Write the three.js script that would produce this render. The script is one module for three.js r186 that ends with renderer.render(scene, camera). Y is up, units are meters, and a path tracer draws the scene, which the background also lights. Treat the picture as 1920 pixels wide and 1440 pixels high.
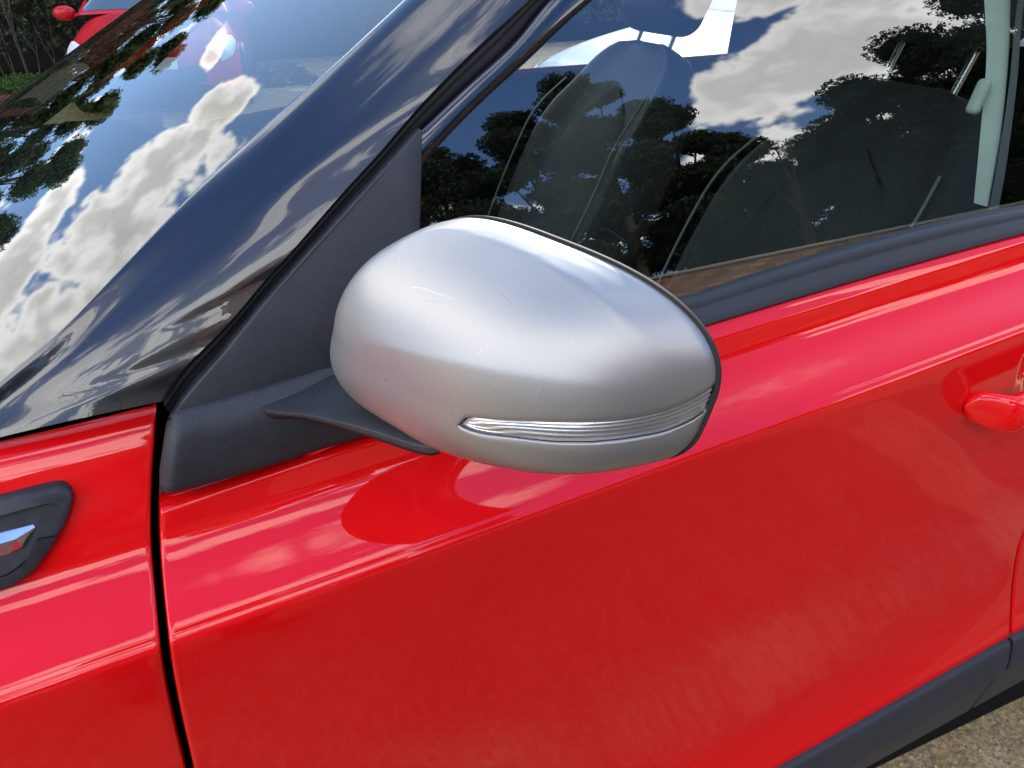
import * as THREE from 'three';
import { mergeGeometries, toCreasedNormals } from 'three/addons/utils/BufferGeometryUtils.js';
import { MarchingCubes } from 'three/addons/objects/MarchingCubes.js';
import { RoundedBoxGeometry } from 'three/addons/geometries/RoundedBoxGeometry.js';

// ---------------------------------------------------------------- camera, exposure, sun, sky
const D2R = Math.PI / 180;
const scene = new THREE.Scene();
const camera = new THREE.PerspectiveCamera(52.37, 4 / 3, 0.02, 400);
{
  const yaw = 22.7 * D2R, pitch = 29.44 * D2R, roll = -0.877 * D2R;
  const fh = new THREE.Vector3(Math.sin(yaw), 0, -Math.cos(yaw)), Y = new THREE.Vector3(0, 1, 0);
  const f = fh.clone().multiplyScalar(Math.cos(pitch)).addScaledVector(Y, -Math.sin(pitch));
  const u = Y.clone().multiplyScalar(Math.cos(pitch)).addScaledVector(fh, Math.sin(pitch));
  const r = f.clone().cross(u);
  const r2 = r.clone().multiplyScalar(Math.cos(roll)).addScaledVector(u, Math.sin(roll));
  const u2 = u.clone().multiplyScalar(Math.cos(roll)).addScaledVector(r, -Math.sin(roll));
  camera.position.set(0.092, 1.321, 1.322);
  camera.quaternion.setFromRotationMatrix(new THREE.Matrix4().makeBasis(r2, u2, f.clone().negate()));
}
scene.add(camera);
const renderer = new THREE.WebGLRenderer({ antialias: true });
renderer.toneMapping = THREE.LinearToneMapping;
renderer.toneMappingExposure = 2.65;
renderer.shadowMap.enabled = true;

const SUN = new THREE.Vector3(0.42, 0.53, -0.73).normalize();
const sun = new THREE.DirectionalLight(new THREE.Color(1.0, 0.94, 0.84), 2.7);
sun.position.copy(SUN).multiplyScalar(30);
sun.castShadow = true;
sun.shadow.mapSize.set(2048, 2048);
Object.assign(sun.shadow.camera, { left: -14, right: 14, top: 14, bottom: -14, near: 1, far: 80 });
scene.add(sun, sun.target);

// ---- noise
function mulberry(a) { return () => { a = (a + 0x6d2b79f5) | 0; let t = Math.imul(a ^ (a >>> 15), 1 | a); t = (t + Math.imul(t ^ (t >>> 7), 61 | t)) ^ t; return ((t ^ (t >>> 14)) >>> 0) / 4294967296; }; }
const PERM = new Uint8Array(512); { const r = mulberry(7), p = [...Array(256).keys()]; for (let i = 255; i > 0; i--) { const j = Math.floor(r() * (i + 1)); [p[i], p[j]] = [p[j], p[i]]; } for (let i = 0; i < 512; i++) PERM[i] = p[i & 255]; }
const fade = (t) => t * t * t * (t * (t * 6 - 15) + 10), mixf = (a, b, t) => a + (b - a) * t;
function vnoise(x, y, z) {
  const X = Math.floor(x), Y = Math.floor(y), Z = Math.floor(z), u = fade(x - X), v = fade(y - Y), w = fade(z - Z);
  const h = (i, j, k) => PERM[(PERM[(PERM[(X + i) & 255] + Y + j) & 255] + Z + k) & 255] / 255;
  return mixf(mixf(mixf(h(0, 0, 0), h(1, 0, 0), u), mixf(h(0, 1, 0), h(1, 1, 0), u), v), mixf(mixf(h(0, 0, 1), h(1, 0, 1), u), mixf(h(0, 1, 1), h(1, 1, 1), u), v), w);
}
function fbm(x, y, z, o) { let s = 0, a = 0.5, n = 0; for (let i = 0; i < o; i++) { s += a * vnoise(x, y, z); n += a; a *= 0.53; x = x * 2.03 + 5.1; y = y * 2.03 + 1.7; z = z * 2.03 + 9.2; } return s / n; }
const sstep = (a, b, x) => { const t = Math.min(1, Math.max(0, (x - a) / (b - a))); return t * t * (3 - 2 * t); };

// ---- sky: blue air with broken cumulus; azimuth is measured from +z towards +x
const CLOUDS = [ // az, el, half width, half height, tilt, weight
  [47, 22, 9, 5.5, 0.2, 1], [56, 25, 8, 6, 0.1, 1], [42, 20, 5, 3, 0.3, 0.9], [41, 15, 9, 3, 0, 1], [50, 16, 10, 4, 0, 1], [66, 24, 8, 7, 0, 1], [78, 20, 10, 6, 0, 0.9],
  [50, 31, 5, 1.6, 0.2, 0.75], [-118, 44, 14, 5, 0.3, 0.8], [-45, 30, 12, 4, 0.2, 0.85],
  [-154, 26, 5.2, 4.2, -0.2, 1], [-160, 27.5, 3.2, 2.6, -0.5, 1], [-147, 25, 6, 5, 0, 1], [-138, 24, 7, 7, 0, 1], [-128, 22, 9, 8, 0, 1], [-116, 20, 8, 7, 0, 1],
  [-152, 17.5, 4, 1.6, 0.1, 0.9], [-166, 22.5, 2.4, 0.8, 0.4, 0.8], [-164, 36, 1.3, 1.0, 0, 0.9], [-145, 17, 5, 2.2, 0, 0.9],
  [-100, 34, 16, 9, 0, 0.9], [-60, 40, 20, 9, 0, 0.95], [-20, 36, 18, 7, 0.1, 0.9], [8, 44, 10, 4, 0.1, 0.75], [-14, 57, 26, 7, 0.25, 0.85], [110, 30, 18, 8, 0, 0.9], [150, 26, 14, 6, 0, 0.8],
];
const CLEAR = [[56, 43, 24, 11], [20, 34, 16, 14], [34, 34, 7, 14], [33, 37, 11, 9], [-160, 37, 10, 4.5], [-171, 30, 8, 6], [-143, 33.5, 9, 3]];
function skyTexture() {
  const W = 3072, H = 1536, data = new Float32Array(W * H * 4);
  for (let j = 0; j < H; j++) {
    const el = ((j + 0.5) / H - 0.5) * 180, y = Math.sin(el * D2R), c = Math.cos(el * D2R);
    for (let i = 0; i < W; i++) {
      const a = ((i + 0.5) / W - 0.5) * 2 * Math.PI, x = Math.cos(a) * c, z = Math.sin(a) * c, k = (j * W + i) * 4;
      const yy = Math.max(0, y), g = Math.pow(1 - yy, 2.2);
      const sd = Math.max(0, x * SUN.x + y * SUN.y + z * SUN.z), glow = Math.pow(sd, 8) * 0.3 + Math.pow(sd, 60) * 0.8, wide = Math.pow(sd, 2.5) * 0.55;
      let r = 0.055 + 0.27 * g + glow + wide * 0.5, gg = 0.155 + 0.41 * g + glow * 0.95 + wide * 0.75, b = 0.47 + 0.54 * g + glow * 0.85 + wide * 0.9;
      if (y > -0.02) {
        const az = Math.atan2(x, z) / D2R;
        const s = 1 / (yy + 0.22), px = x * s, pz = z * s;
        const warp = fbm(x * 9, y * 13, z * 9, 4), fine = fbm(x * 34, y * 48, z * 34, 5);
        const n1 = fbm(px * 2.1 + 11, pz * 2.1 + 4, 3.3, 5);
        let m = (n1 - 0.545) * 5 + (fine - 0.5) * 0.8;
        for (const [ca, ce, rw, rh, tilt, w] of CLOUDS) {
          let da = ((az - ca + 540) % 360) - 180; if (Math.abs(da) > rw * 2.5) continue;
          const de = el - ce, u = da * Math.cos(tilt) + de * Math.sin(tilt), v = de * Math.cos(tilt) - da * Math.sin(tilt);
          const d = 1 - (u * u) / (rw * rw) - (v * v) / (rh * rh);
          m = Math.max(m, Math.min(0.9, d) * w * 0.9 + (warp - 0.5) * 2.6 + (fine - 0.5) * 1.1 + 0.12);
        }
        for (const [ca, ce, rw, rh] of CLEAR) {
          const da = ((az - ca + 540) % 360) - 180, d = 1 - (da * da) / (rw * rw) - ((el - ce) ** 2) / (rh * rh);
          if (d > 0) m -= d * 1.8;
        }
        m *= 1;
        const cover = sstep(0.0, 0.36 + 0.5 * sstep(32, 46, el), m) * sstep(-0.02, 0.03, y);
        const thick = sstep(0.15, 1.15, m + (fine - 0.5) * 0.7 + (warp - 0.5) * 0.8);
        const front = sstep(0.45, -0.75, x * SUN.x + z * SUN.z), lit = mixf(1.8 - 0.8 * thick, 2.45 - 0.6 * thick, front) + glow * 0.9 + (fine - 0.5) * 0.4;
        r = mixf(r, lit * 0.99, cover); gg = mixf(gg, lit * 0.985, cover); b = mixf(b, lit * 0.97, cover);
      } else { r = 0.16; gg = 0.14; b = 0.11; }
      data[k] = r; data[k + 1] = gg; data[k + 2] = b; data[k + 3] = 1;
    }
  }
  const t = new THREE.DataTexture(data, W, H, THREE.RGBAFormat, THREE.FloatType);
  t.mapping = THREE.EquirectangularReflectionMapping; t.magFilter = t.minFilter = THREE.LinearFilter; t.needsUpdate = true;
  return t;
}
const skyTex = skyTexture();
scene.background = skyTex; scene.environment = skyTex;

// ---------------------------------------------------------------- helpers
const V = (a) => new THREE.Vector3(a[0], a[1], a[2]);
const lerp3 = (a, b, t) => [a[0] + (b[0] - a[0]) * t, a[1] + (b[1] - a[1]) * t, a[2] + (b[2] - a[2]) * t];
function mesh(name, geo, mat, parent) { const m = new THREE.Mesh(geo, mat); m.name = name; m.castShadow = m.receiveShadow = true; if (parent) parent.add(m); return m; }
function group(name, parent) { const g = new THREE.Group(); g.name = name; if (parent) parent.add(g); return g; }
function grid(nu, nv, fn, su = 1, sv = 1) {
  const pos = [], uv = [], idx = [];
  for (let j = 0; j <= nv; j++) for (let i = 0; i <= nu; i++) { pos.push(...fn(i / nu, j / nv)); uv.push(i / nu * su, j / nv * sv); }
  for (let j = 0; j < nv; j++) for (let i = 0; i < nu; i++) { const a = j * (nu + 1) + i, b = a + 1, c = a + nu + 1, d = c + 1; idx.push(a, b, d, a, d, c); }
  const g = new THREE.BufferGeometry();
  g.setAttribute('position', new THREE.Float32BufferAttribute(pos, 3)); g.setAttribute('uv', new THREE.Float32BufferAttribute(uv, 2)); g.setIndex(idx); g.computeVertexNormals();
  return g;
}
function flip(g) { const i = g.index.array; for (let k = 0; k < i.length; k += 3) { const t = i[k]; i[k] = i[k + 1]; i[k + 1] = t; } g.computeVertexNormals(); return g; }
function poly1(pts, t) { // piecewise linear y of x
  if (t <= pts[0][0]) return pts[0][1] + (t - pts[0][0]) * (pts[1][1] - pts[0][1]) / (pts[1][0] - pts[0][0]);
  for (let i = 1; i < pts.length; i++) if (t <= pts[i][0] || i === pts.length - 1) { const a = pts[i - 1], b = pts[i]; return a[1] + (b[1] - a[1]) * (t - a[0]) / (b[0] - a[0]); }
}
function smooth1(pts, t) { // monotone-ish cubic of x
  let i = 1; while (i < pts.length - 1 && t > pts[i][0]) i++;
  const n = pts.length, sl = (k) => (pts[Math.min(n - 1, k + 1)][1] - pts[Math.max(0, k - 1)][1]) / (pts[Math.min(n - 1, k + 1)][0] - pts[Math.max(0, k - 1)][0]);
  const a = pts[i - 1], b = pts[i], h = b[0] - a[0], s = (t - a[0]) / h;
  if (s < 0 || s > 1) return poly1(pts, t);
  const s2 = s * s, s3 = s2 * s;
  return (2 * s3 - 3 * s2 + 1) * a[1] + (s3 - 2 * s2 + s) * h * sl(i - 1) + (-2 * s3 + 3 * s2) * b[1] + (s3 - s2) * h * sl(i);
}
function rail(pts, n) { const c = new THREE.CatmullRomCurve3(pts.map(V), false, 'centripetal'); return c.getSpacedPoints(n).map((p) => [p.x, p.y, p.z]); }
function tube(pts, r, seg = 40, rad = 8) { return new THREE.TubeGeometry(new THREE.CatmullRomCurve3(pts.map(V), false, 'centripetal'), seg, r, rad, false); }
function box(w, h, d, x, y, z, r = 0.01) { const g = new RoundedBoxGeometry(w, h, d, 2, Math.min(r, w / 2.1, h / 2.1, d / 2.1)); g.translate(x, y, z); return g; }

// ---- textures
function canvasTex(w, h, draw, srgb) { const c = document.createElement('canvas'); c.width = w; c.height = h; draw(c.getContext('2d'), w, h); const t = new THREE.CanvasTexture(c); t.wrapS = t.wrapT = THREE.RepeatWrapping; if (srgb) t.colorSpace = THREE.SRGBColorSpace; return t; }
function noiseTex(n, fn, srgb) {
  const d = new Uint8Array(n * n * 4);
  for (let j = 0; j < n; j++) for (let i = 0; i < n; i++) { const c = fn(i / n, j / n); const k = (j * n + i) * 4; d[k] = c[0] * 255; d[k + 1] = c[1] * 255; d[k + 2] = c[2] * 255; d[k + 3] = 255; }
  const t = new THREE.DataTexture(d, n, n); t.wrapS = t.wrapT = THREE.RepeatWrapping; t.magFilter = THREE.LinearFilter; t.minFilter = THREE.LinearFilter; if (srgb) t.colorSpace = THREE.SRGBColorSpace; t.needsUpdate = true; return t;
}
const clamp01 = (x) => Math.min(1, Math.max(0, x));
function pnoise(x, y, s, per) { const X = Math.floor(x), Y = Math.floor(y), u = fade(x - X), v = fade(y - Y), w = (k) => ((k % per) + per) % per, h = (i, j) => PERM[(PERM[(w(X + i) + s * 37) & 255] + w(Y + j) + s * 11) & 255] / 255; return mixf(mixf(h(0, 0), h(1, 0), u), mixf(h(0, 1), h(1, 1), u), v); }
function tileFbm(u, v, f, o, s) { let t = 0, a = 0.5, n = 0; for (let i = 0; i < o; i++) { t += a * pnoise(u * f, v * f, s + i, f); n += a; a *= 0.55; f *= 2; } return t / n; }

// ---- materials
const P = (o) => new THREE.MeshPhysicalMaterial(o);
const rgb = (r, g, b) => new THREE.Color().setRGB(r, g, b);
const grainTex = noiseTex(256, () => { const r = vnoise.r || (vnoise.r = mulberry(3)); const v = r(); return [v, v, v]; });
grainTex.repeat.set(1, 1);
const dirtTex = noiseTex(512, (u, v) => { const r = dirt(u, v); return [r, r, r]; });
function dirt(u, v) { return clamp01(0.42 + (fbm(u * 14, v * 14, 2, 5) - 0.5) * 0.9); }
const dustTex = noiseTex(512, (u, v) => { const a = tileFbm(u, v, 6, 4, 31), b = tileFbm(u, v, 120, 2, 35), k = clamp01(0.8 + (a - 0.5) * 0.16 + (b - 0.5) * 0.3 + (b > 0.8 ? 0.15 : 0)); return [k, k, k * 0.985]; }, true);
const M = {
  red: P({ color: rgb(0.86, 0.003, 0.005), roughness: 0.6, specularIntensity: 0.1, clearcoat: 1, clearcoatRoughness: 0.035, ior: 1.5 }),
  gloss: P({ color: rgb(0.004, 0.004, 0.006), roughness: 0.25, clearcoat: 1, clearcoatRoughness: 0.015 }),
  silver: P({ color: rgb(1, 1, 1), metalness: 0.68, roughness: 0.40, clearcoat: 0.2, clearcoatRoughness: 0.2 }),
  plastic: P({ map: dustTex, color: rgb(0.034, 0.035, 0.043), roughness: 0.56, bumpMap: grainTex, bumpScale: 0.00012 }),
  rubber: P({ color: rgb(0.008, 0.008, 0.009), roughness: 0.62 }),
  voidm: P({ color: rgb(0.003, 0.003, 0.003), roughness: 0.95, specularIntensity: 0.1 }),
  trim: P({ color: rgb(0.031, 0.032, 0.038), roughness: 0.6 }),
  strip: P({ color: rgb(0.025, 0.026, 0.031), roughness: 0.55 }),
  glass: P({ color: rgb(0.72, 0.81, 0.78), roughness: 0, transmission: 1, thickness: 0, ior: 1.95 }),
  screen: P({ color: rgb(0.33, 0.40, 0.38), roughness: 0, transmission: 1, thickness: 0, ior: 1.7 }),
  clear: P({ color: rgb(0.95, 0.95, 0.95), roughness: 0.03, transmission: 1, thickness: 0, ior: 1.7 }),
  chrome: P({ color: rgb(0.8, 0.8, 0.8), metalness: 1, roughness: 0.2 }),
  leather: P({ color: rgb(0.042, 0.042, 0.045), roughness: 0.6, specularIntensity: 0.5, bumpMap: grainTex, bumpScale: 0.0003 }),
  fabric: P({ color: rgb(0.052, 0.052, 0.052), roughness: 0.9, sheen: 0.4, sheenColor: rgb(0.2, 0.2, 0.2) }),
  piping: P({ color: rgb(0.2, 0.2, 0.19), roughness: 0.7 }),
  interior: P({ color: rgb(0.009, 0.009, 0.01), roughness: 0.9, specularIntensity: 0.2 }),
  liner: P({ color: rgb(0.42, 0.43, 0.4), roughness: 0.85 }),
  pillartrim: P({ color: rgb(0.52, 0.58, 0.5), roughness: 0.7 }),
  belt: P({ color: rgb(0.16, 0.165, 0.17), roughness: 0.8 }),
};

// ---------------------------------------------------------------- setting: ground
const groundTex = noiseTex(1024, (u, v) => {
  const a = tileFbm(u, v, 22, 5, 3), b = tileFbm(u, v, 190, 3, 9), c = tileFbm(u, v, 6, 3, 14), e = tileFbm(u, v, 420, 2, 21);
  const t = clamp01(0.5 + (a - 0.5) * 1.2 + (b - 0.5) * 1.8 + (e - 0.5) * 1.2), w = clamp01(0.5 + (c - 0.5) * 2);
  return [0.62 + 0.2 * t + 0.05 * w, 0.52 + 0.19 * t + 0.03 * w, 0.35 + 0.17 * t];
}, true);
groundTex.repeat.set(1, 1);
const groundMat = P({ map: groundTex, vertexColors: true, roughness: 0.95, bumpMap: groundTex, bumpScale: 0.002 });
const groundY = (x, z) => -0.2 * sstep(-1.8, -6.5, z) + 0.012 * (fbm(x * 0.7, z * 0.7, 4, 3) - 0.5) * sstep(2, 5, Math.hypot(x - 0.5, z));
{
  const N = 220, S = 120, g = grid(N, N, (u, v) => { const w = (t) => { const k = t * 2 - 1; return Math.sign(k) * (Math.abs(k) * 12 + Math.abs(k) ** 4 * (S - 12)); }; const x = w(u), z = -w(v); return [x, groundY(x, z), z]; });
  const p = g.attributes.position, uv = g.attributes.uv; for (let i = 0; i < p.count; i++) uv.setXY(i, p.getX(i) / 1.6, p.getZ(i) / 1.6);
  { const col = []; for (let i = 0; i < p.count; i++) { const x = p.getX(i), z = p.getZ(i), k = sstep(1.1, 1.5, Math.abs(z) + 0.8 * (fbm(x, z, 7, 3) - 0.5)) * sstep(-8.5, -6, z); col.push(1 - 0.78 * k, 1 - 0.74 * k, 1 - 0.64 * k); } g.setAttribute('color', new THREE.Float32BufferAttribute(col, 3)); }
  const m = mesh('ground', g, groundMat, scene);
  m.userData = { label: 'tan gravelly car park ground', kind: 'structure' };
}
{ // loose grit lying on the ground by the sill and round the parked cars
  const r = mulberry(51), base = new THREE.IcosahedronGeometry(1, 0);
  const n = 7000, im = new THREE.InstancedMesh(base, P({ color: 0xffffff, roughness: 0.9 }), n); im.name = 'gravel';
  const q = new THREE.Object3D(), c = new THREE.Color();
  for (let i = 0; i < n; i++) {
    const x = 0.95 + r() * 0.75, z = 0.55 + r() * 0.42, s = 0.0009 + 0.0034 * r() ** 3;
    q.position.set(x, groundY(x, z) + s * 0.25, z); q.rotation.set(r() * 6, r() * 6, r() * 6); q.scale.set(s * (0.8 + r() * 0.8), s * (0.5 + r() * 0.4), s * (0.8 + r() * 0.6)); q.updateMatrix();
    im.setMatrixAt(i, q.matrix); const k = 0.19 + 0.28 * r(); c.setRGB(k * 1.2, k * 0.94, k * 0.62); im.setColorAt(i, c);
  }
  im.castShadow = im.receiveShadow = true; scene.add(im);
  im.userData = { label: 'loose tan grit scattered on the ground below the red sill', category: 'gravel', kind: 'stuff' };
}

// ---------------------------------------------------------------- the red car: body curves (x towards the rear, y up, z out to the left side)
const car = group('red_car', scene);
car.userData = { label: 'close red car with silver door mirror and gloss black roof pillar', category: 'car' };
const q2 = (c, x) => c[0] * x * x + c[1] * x + c[2];
const Y = {
  belt: (x) => q2([-0.0411, 0.1294, 0.9645], x),
  lip: (x) => Math.min(q2([0.01, 0.0729, 0.968], x), q2([-0.0411, 0.1294, 0.9645], x) - 0.004),
  band: (x) => q2([0.0127, 0.0761, 0.9482], x),
  crease: (x) => q2([0.0141, 0.0813, 0.9003], x),
  ftop: (x) => q2([0.2965, 0.0556, 1.0229], Math.max(x, -0.094)) - Math.max(0, -0.094 - x) * 0.06,
  trimtop: (x) => 0.1581 * x + 0.3249, trimmid: (x) => 0.2194 * x + 0.2068, trimbot: (x) => 0.1156 * x + 0.2034,
};
const T0 = 13.2 * D2R, TK = 40 * D2R;
const zG = (y) => { const t = T0 + (y - 1.04) * TK; return 0.787 + (Math.log(Math.cos(t)) - Math.log(Math.cos(T0))) / TK; };
const nG = (y) => { const t = T0 + (y - 1.04) * TK; return [0, Math.sin(t), Math.cos(t)]; };
function hermite(p0, p1, a0, a1, n, out) { // [y,z] points, tilt angles in degrees
  const L = Math.hypot(p1[0] - p0[0], p1[1] - p0[1]), t0 = [-Math.cos(a0 * D2R) * L, Math.sin(a0 * D2R) * L], t1 = [-Math.cos(a1 * D2R) * L, Math.sin(a1 * D2R) * L];
  for (let i = out.length ? 1 : 0; i <= n; i++) {
    const s = i / n, s2 = s * s, s3 = s2 * s, h0 = 2 * s3 - 3 * s2 + 1, h1 = s3 - 2 * s2 + s, h2 = -2 * s3 + 3 * s2, h3 = s3 - s2;
    out.push([h0 * p0[0] + h1 * t0[0] + h2 * p1[0] + h3 * t1[0], h0 * p0[1] + h1 * t0[1] + h2 * p1[1] + h3 * t1[1]]);
  }
}
function lowerSect(x, o) {
  const yc = Y.crease(x), yt = Y.trimtop(x), bd = [Y.band(x), 0.8125], cr = [yc, 0.870];
  hermite(bd, [bd[0] - 0.010, bd[1] + 0.0065], 20, 40, 4, o);
  hermite([bd[0] - 0.010, bd[1] + 0.0065], [yc + 0.004, 0.8664], 41, 50, 14, o);
  hermite([yc + 0.004, 0.8664], cr, 48, 60, 4, o);
  hermite(cr, [yc - 0.006, 0.8736], 58, 6, 7, o);
  hermite([yc - 0.006, 0.8736], [yc - 0.02, 0.874], 6, -2, 4, o);
  hermite([yc - 0.02, 0.874], [yc - 0.2, 0.8655], -2.5, -1, 12, o);
  hermite([yc - 0.2, 0.8655], [yt + 0.1, 0.8635], -1, 4, 12, o);
  hermite([yt + 0.1, 0.8635], [yt, 0.884], 4, 22, 12, o);
  hermite([yt, 0.884], [yt - 0.03, 0.88], 10, -20, 2, o);
}
function doorSect(x) {
  const o = [], yb = Y.belt(x), yl = Y.lip(x);
  hermite([yb + 0.001, 0.786], [yb, 0.799], 88, 86, 2, o);
  hermite([yb, 0.799], [yl, 0.8085], 58, 36, 5, o);
  hermite([yl, 0.8085], [yl - 0.003, 0.8096], 34, 12, 3, o);
  hermite([yl - 0.003, 0.8096], [Y.band(x), 0.8125], 12, 13, 6, o);
  lowerSect(x, o); return o;
}
function wingSect(x) {
  const o = [], yf = Y.ftop(x);
  hermite([yf - 0.001, 0.755], [yf, 0.768], 92, 84, 2, o);
  hermite([yf, 0.768], [yf - 0.012, 0.781], 76, 32, 6, o);
  hermite([yf - 0.012, 0.781], [yf - 0.03, 0.7905], 32, 26, 4, o);
  hermite([yf - 0.03, 0.7905], [Y.band(x), 0.8125], 26, 16, 8, o);
  lowerSect(x, o); return o;
}
const GAP = [[0.3, -0.02], [0.6, -0.008], [0.765, 0.004], [0.825, 0.008], [0.871, 0.012], [0.905, 0.016], [0.929, 0.0185], [0.945, 0.021], [0.971, 0.027], [1.007, 0.038], [1.024, 0.043], [1.06, 0.056]];
const xGap = (y) => smooth1(GAP, y);
const RGAP = [[0.28, 0.985], [0.4, 1.0], [0.458, 1.011], [0.519, 1.0135], [0.57, 1.006], [0.61, 0.998], [0.644, 0.993], [0.7, 0.996], [0.85, 1.02], [1.06, 1.06]];
const xRear = (y) => smooth1(RGAP, y);
const CUP = [0.908, 0.944, 0.06, 0.043];
const cupDent = (x, y) => { const r = ((x - CUP[0]) / CUP[2]) ** 2 + ((y - CUP[1]) / CUP[3]) ** 2; return r < 1 ? -0.042 * sstep(0, 0.6, 1 - r) : 0; };
function panel(sect, x0f, x1f, nx, edge0, edge1, dent) {
  // columns: folded edge, rounded edge, skin, rounded edge, folded edge
  const cols = []; const E = [[0, -0.014], [0, -0.004], [0.0006, -0.0012], [0.002, -0.0002]];
  if (edge0) E.forEach((e) => cols.push([0, e[0], e[1]]));
  for (let i = 0; i <= nx; i++) cols.push([0.0001 + 0.9998 * i / nx, edge0 && !i ? 0.004 : edge1 && i === nx ? -0.004 : 0, 0]);
  if (edge1) [...E].reverse().forEach((e) => cols.push([1, -e[0], e[1]]));
  const rows = sect(0).length;
  return grid(cols.length - 1, rows - 1, (u, v) => {
    const [f, dx, dz] = cols[Math.round(u * (cols.length - 1))], j = Math.round(v * (rows - 1));
    let x = mixf(x0f(0.9), x1f(0.9), f), y = 0.9, p;
    for (let k = 0; k < 4; k++) { p = sect(x)[j]; y = p[0]; x = mixf(x0f(y), x1f(y), f) + dx; }
    return [x, y, p[1] + dz + (dent ? dent(x, y) : 0)];
  }, 1, 1);
}
// front wing with its vent badge
const wing = group('front_wing', car);
mesh('wing_panel', flip(panel(wingSect, () => -0.95, (y) => xGap(y) - 0.0029, 90, false, true)), M.red, wing);
// front door
const door = group('front_door', car);
mesh('door_skin', flip(panel(doorSect, (y) => xGap(y) + 0.0029, (y) => xRear(y) - 0.0018, 190, true, true, cupDent)), M.red, door);
const rdoor = group('rear_door', car);
mesh('door_skin', flip(panel(doorSect, (y) => xRear(y) + 0.0018, () => 1.75, 40, true, false)), M.red, rdoor);
// dark structure behind the shut lines
mesh('body_shell', mergeGeometries([
  grid(40, 40, (u, v) => { const x = -0.9 + 2.6 * u, s = doorSect(x), p = s[Math.round(v * (s.length - 1))]; return [x, p[0] - 0.012, p[1] - 0.035]; }),
  grid(12, 6, (u, v) => { const x = -0.3 + 0.44 * u, y = 0.93 + 0.095 * v + Math.max(0, x) * 0.25; return [x, y, 0.762 - 0.02 * v]; }),
]), M.voidm, car);

// sill cladding
function cladding(x0, x1, parent, edge) {
  const prof = (x) => { const o = []; const a = Y.trimtop(x), b = Y.trimmid(x), c = Y.trimbot(x);
    return [[a - 0.002, 0.8700], [a, 0.8820], [a - 0.001, 0.8895], [a - 0.004, 0.8930], [a - 0.012, 0.8950], [mixf(a, b, 0.55), 0.8985], [b + 0.004, 0.8995], [b, 0.8975], [b - 0.006, 0.8920], [mixf(b, c, 0.5), 0.8840], [c + 0.006, 0.8760], [c, 0.8700], [c - 0.002, 0.8480], [c - 0.002, 0.7]]; };
  const cols = [[x0, -0.02], [x0, -0.003], [x0 + 0.0012, -0.0006], [x0 + 0.004, 0]]; for (let i = 1; i < 30; i++) cols.push([x0 + (x1 - x0) * i / 30, 0]); cols.push([x1 - 0.004, 0], [x1 - 0.0012, -0.0006], [x1, -0.003], [x1, -0.02]);
  const n = 14;
  mesh('sill_cladding', flip(grid(cols.length - 1, n - 1, (u, v) => { const c = cols[Math.round(u * (cols.length - 1))], q = prof(c[0])[Math.round(v * (n - 1))]; return [c[0] + (edge ? edge(q[0]) : 0) * 0, q[0], q[1] + c[1]]; })), M.trim, parent);
}
cladding(0.02, 1.004, door);
cladding(1.0095, 1.75, rdoor);
{ const g = box(2.8, 0.12, 0.3, 0.4, 0.22, 0.68, 0.03); mesh('rocker_panel', g, M.interior, car); }

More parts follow.
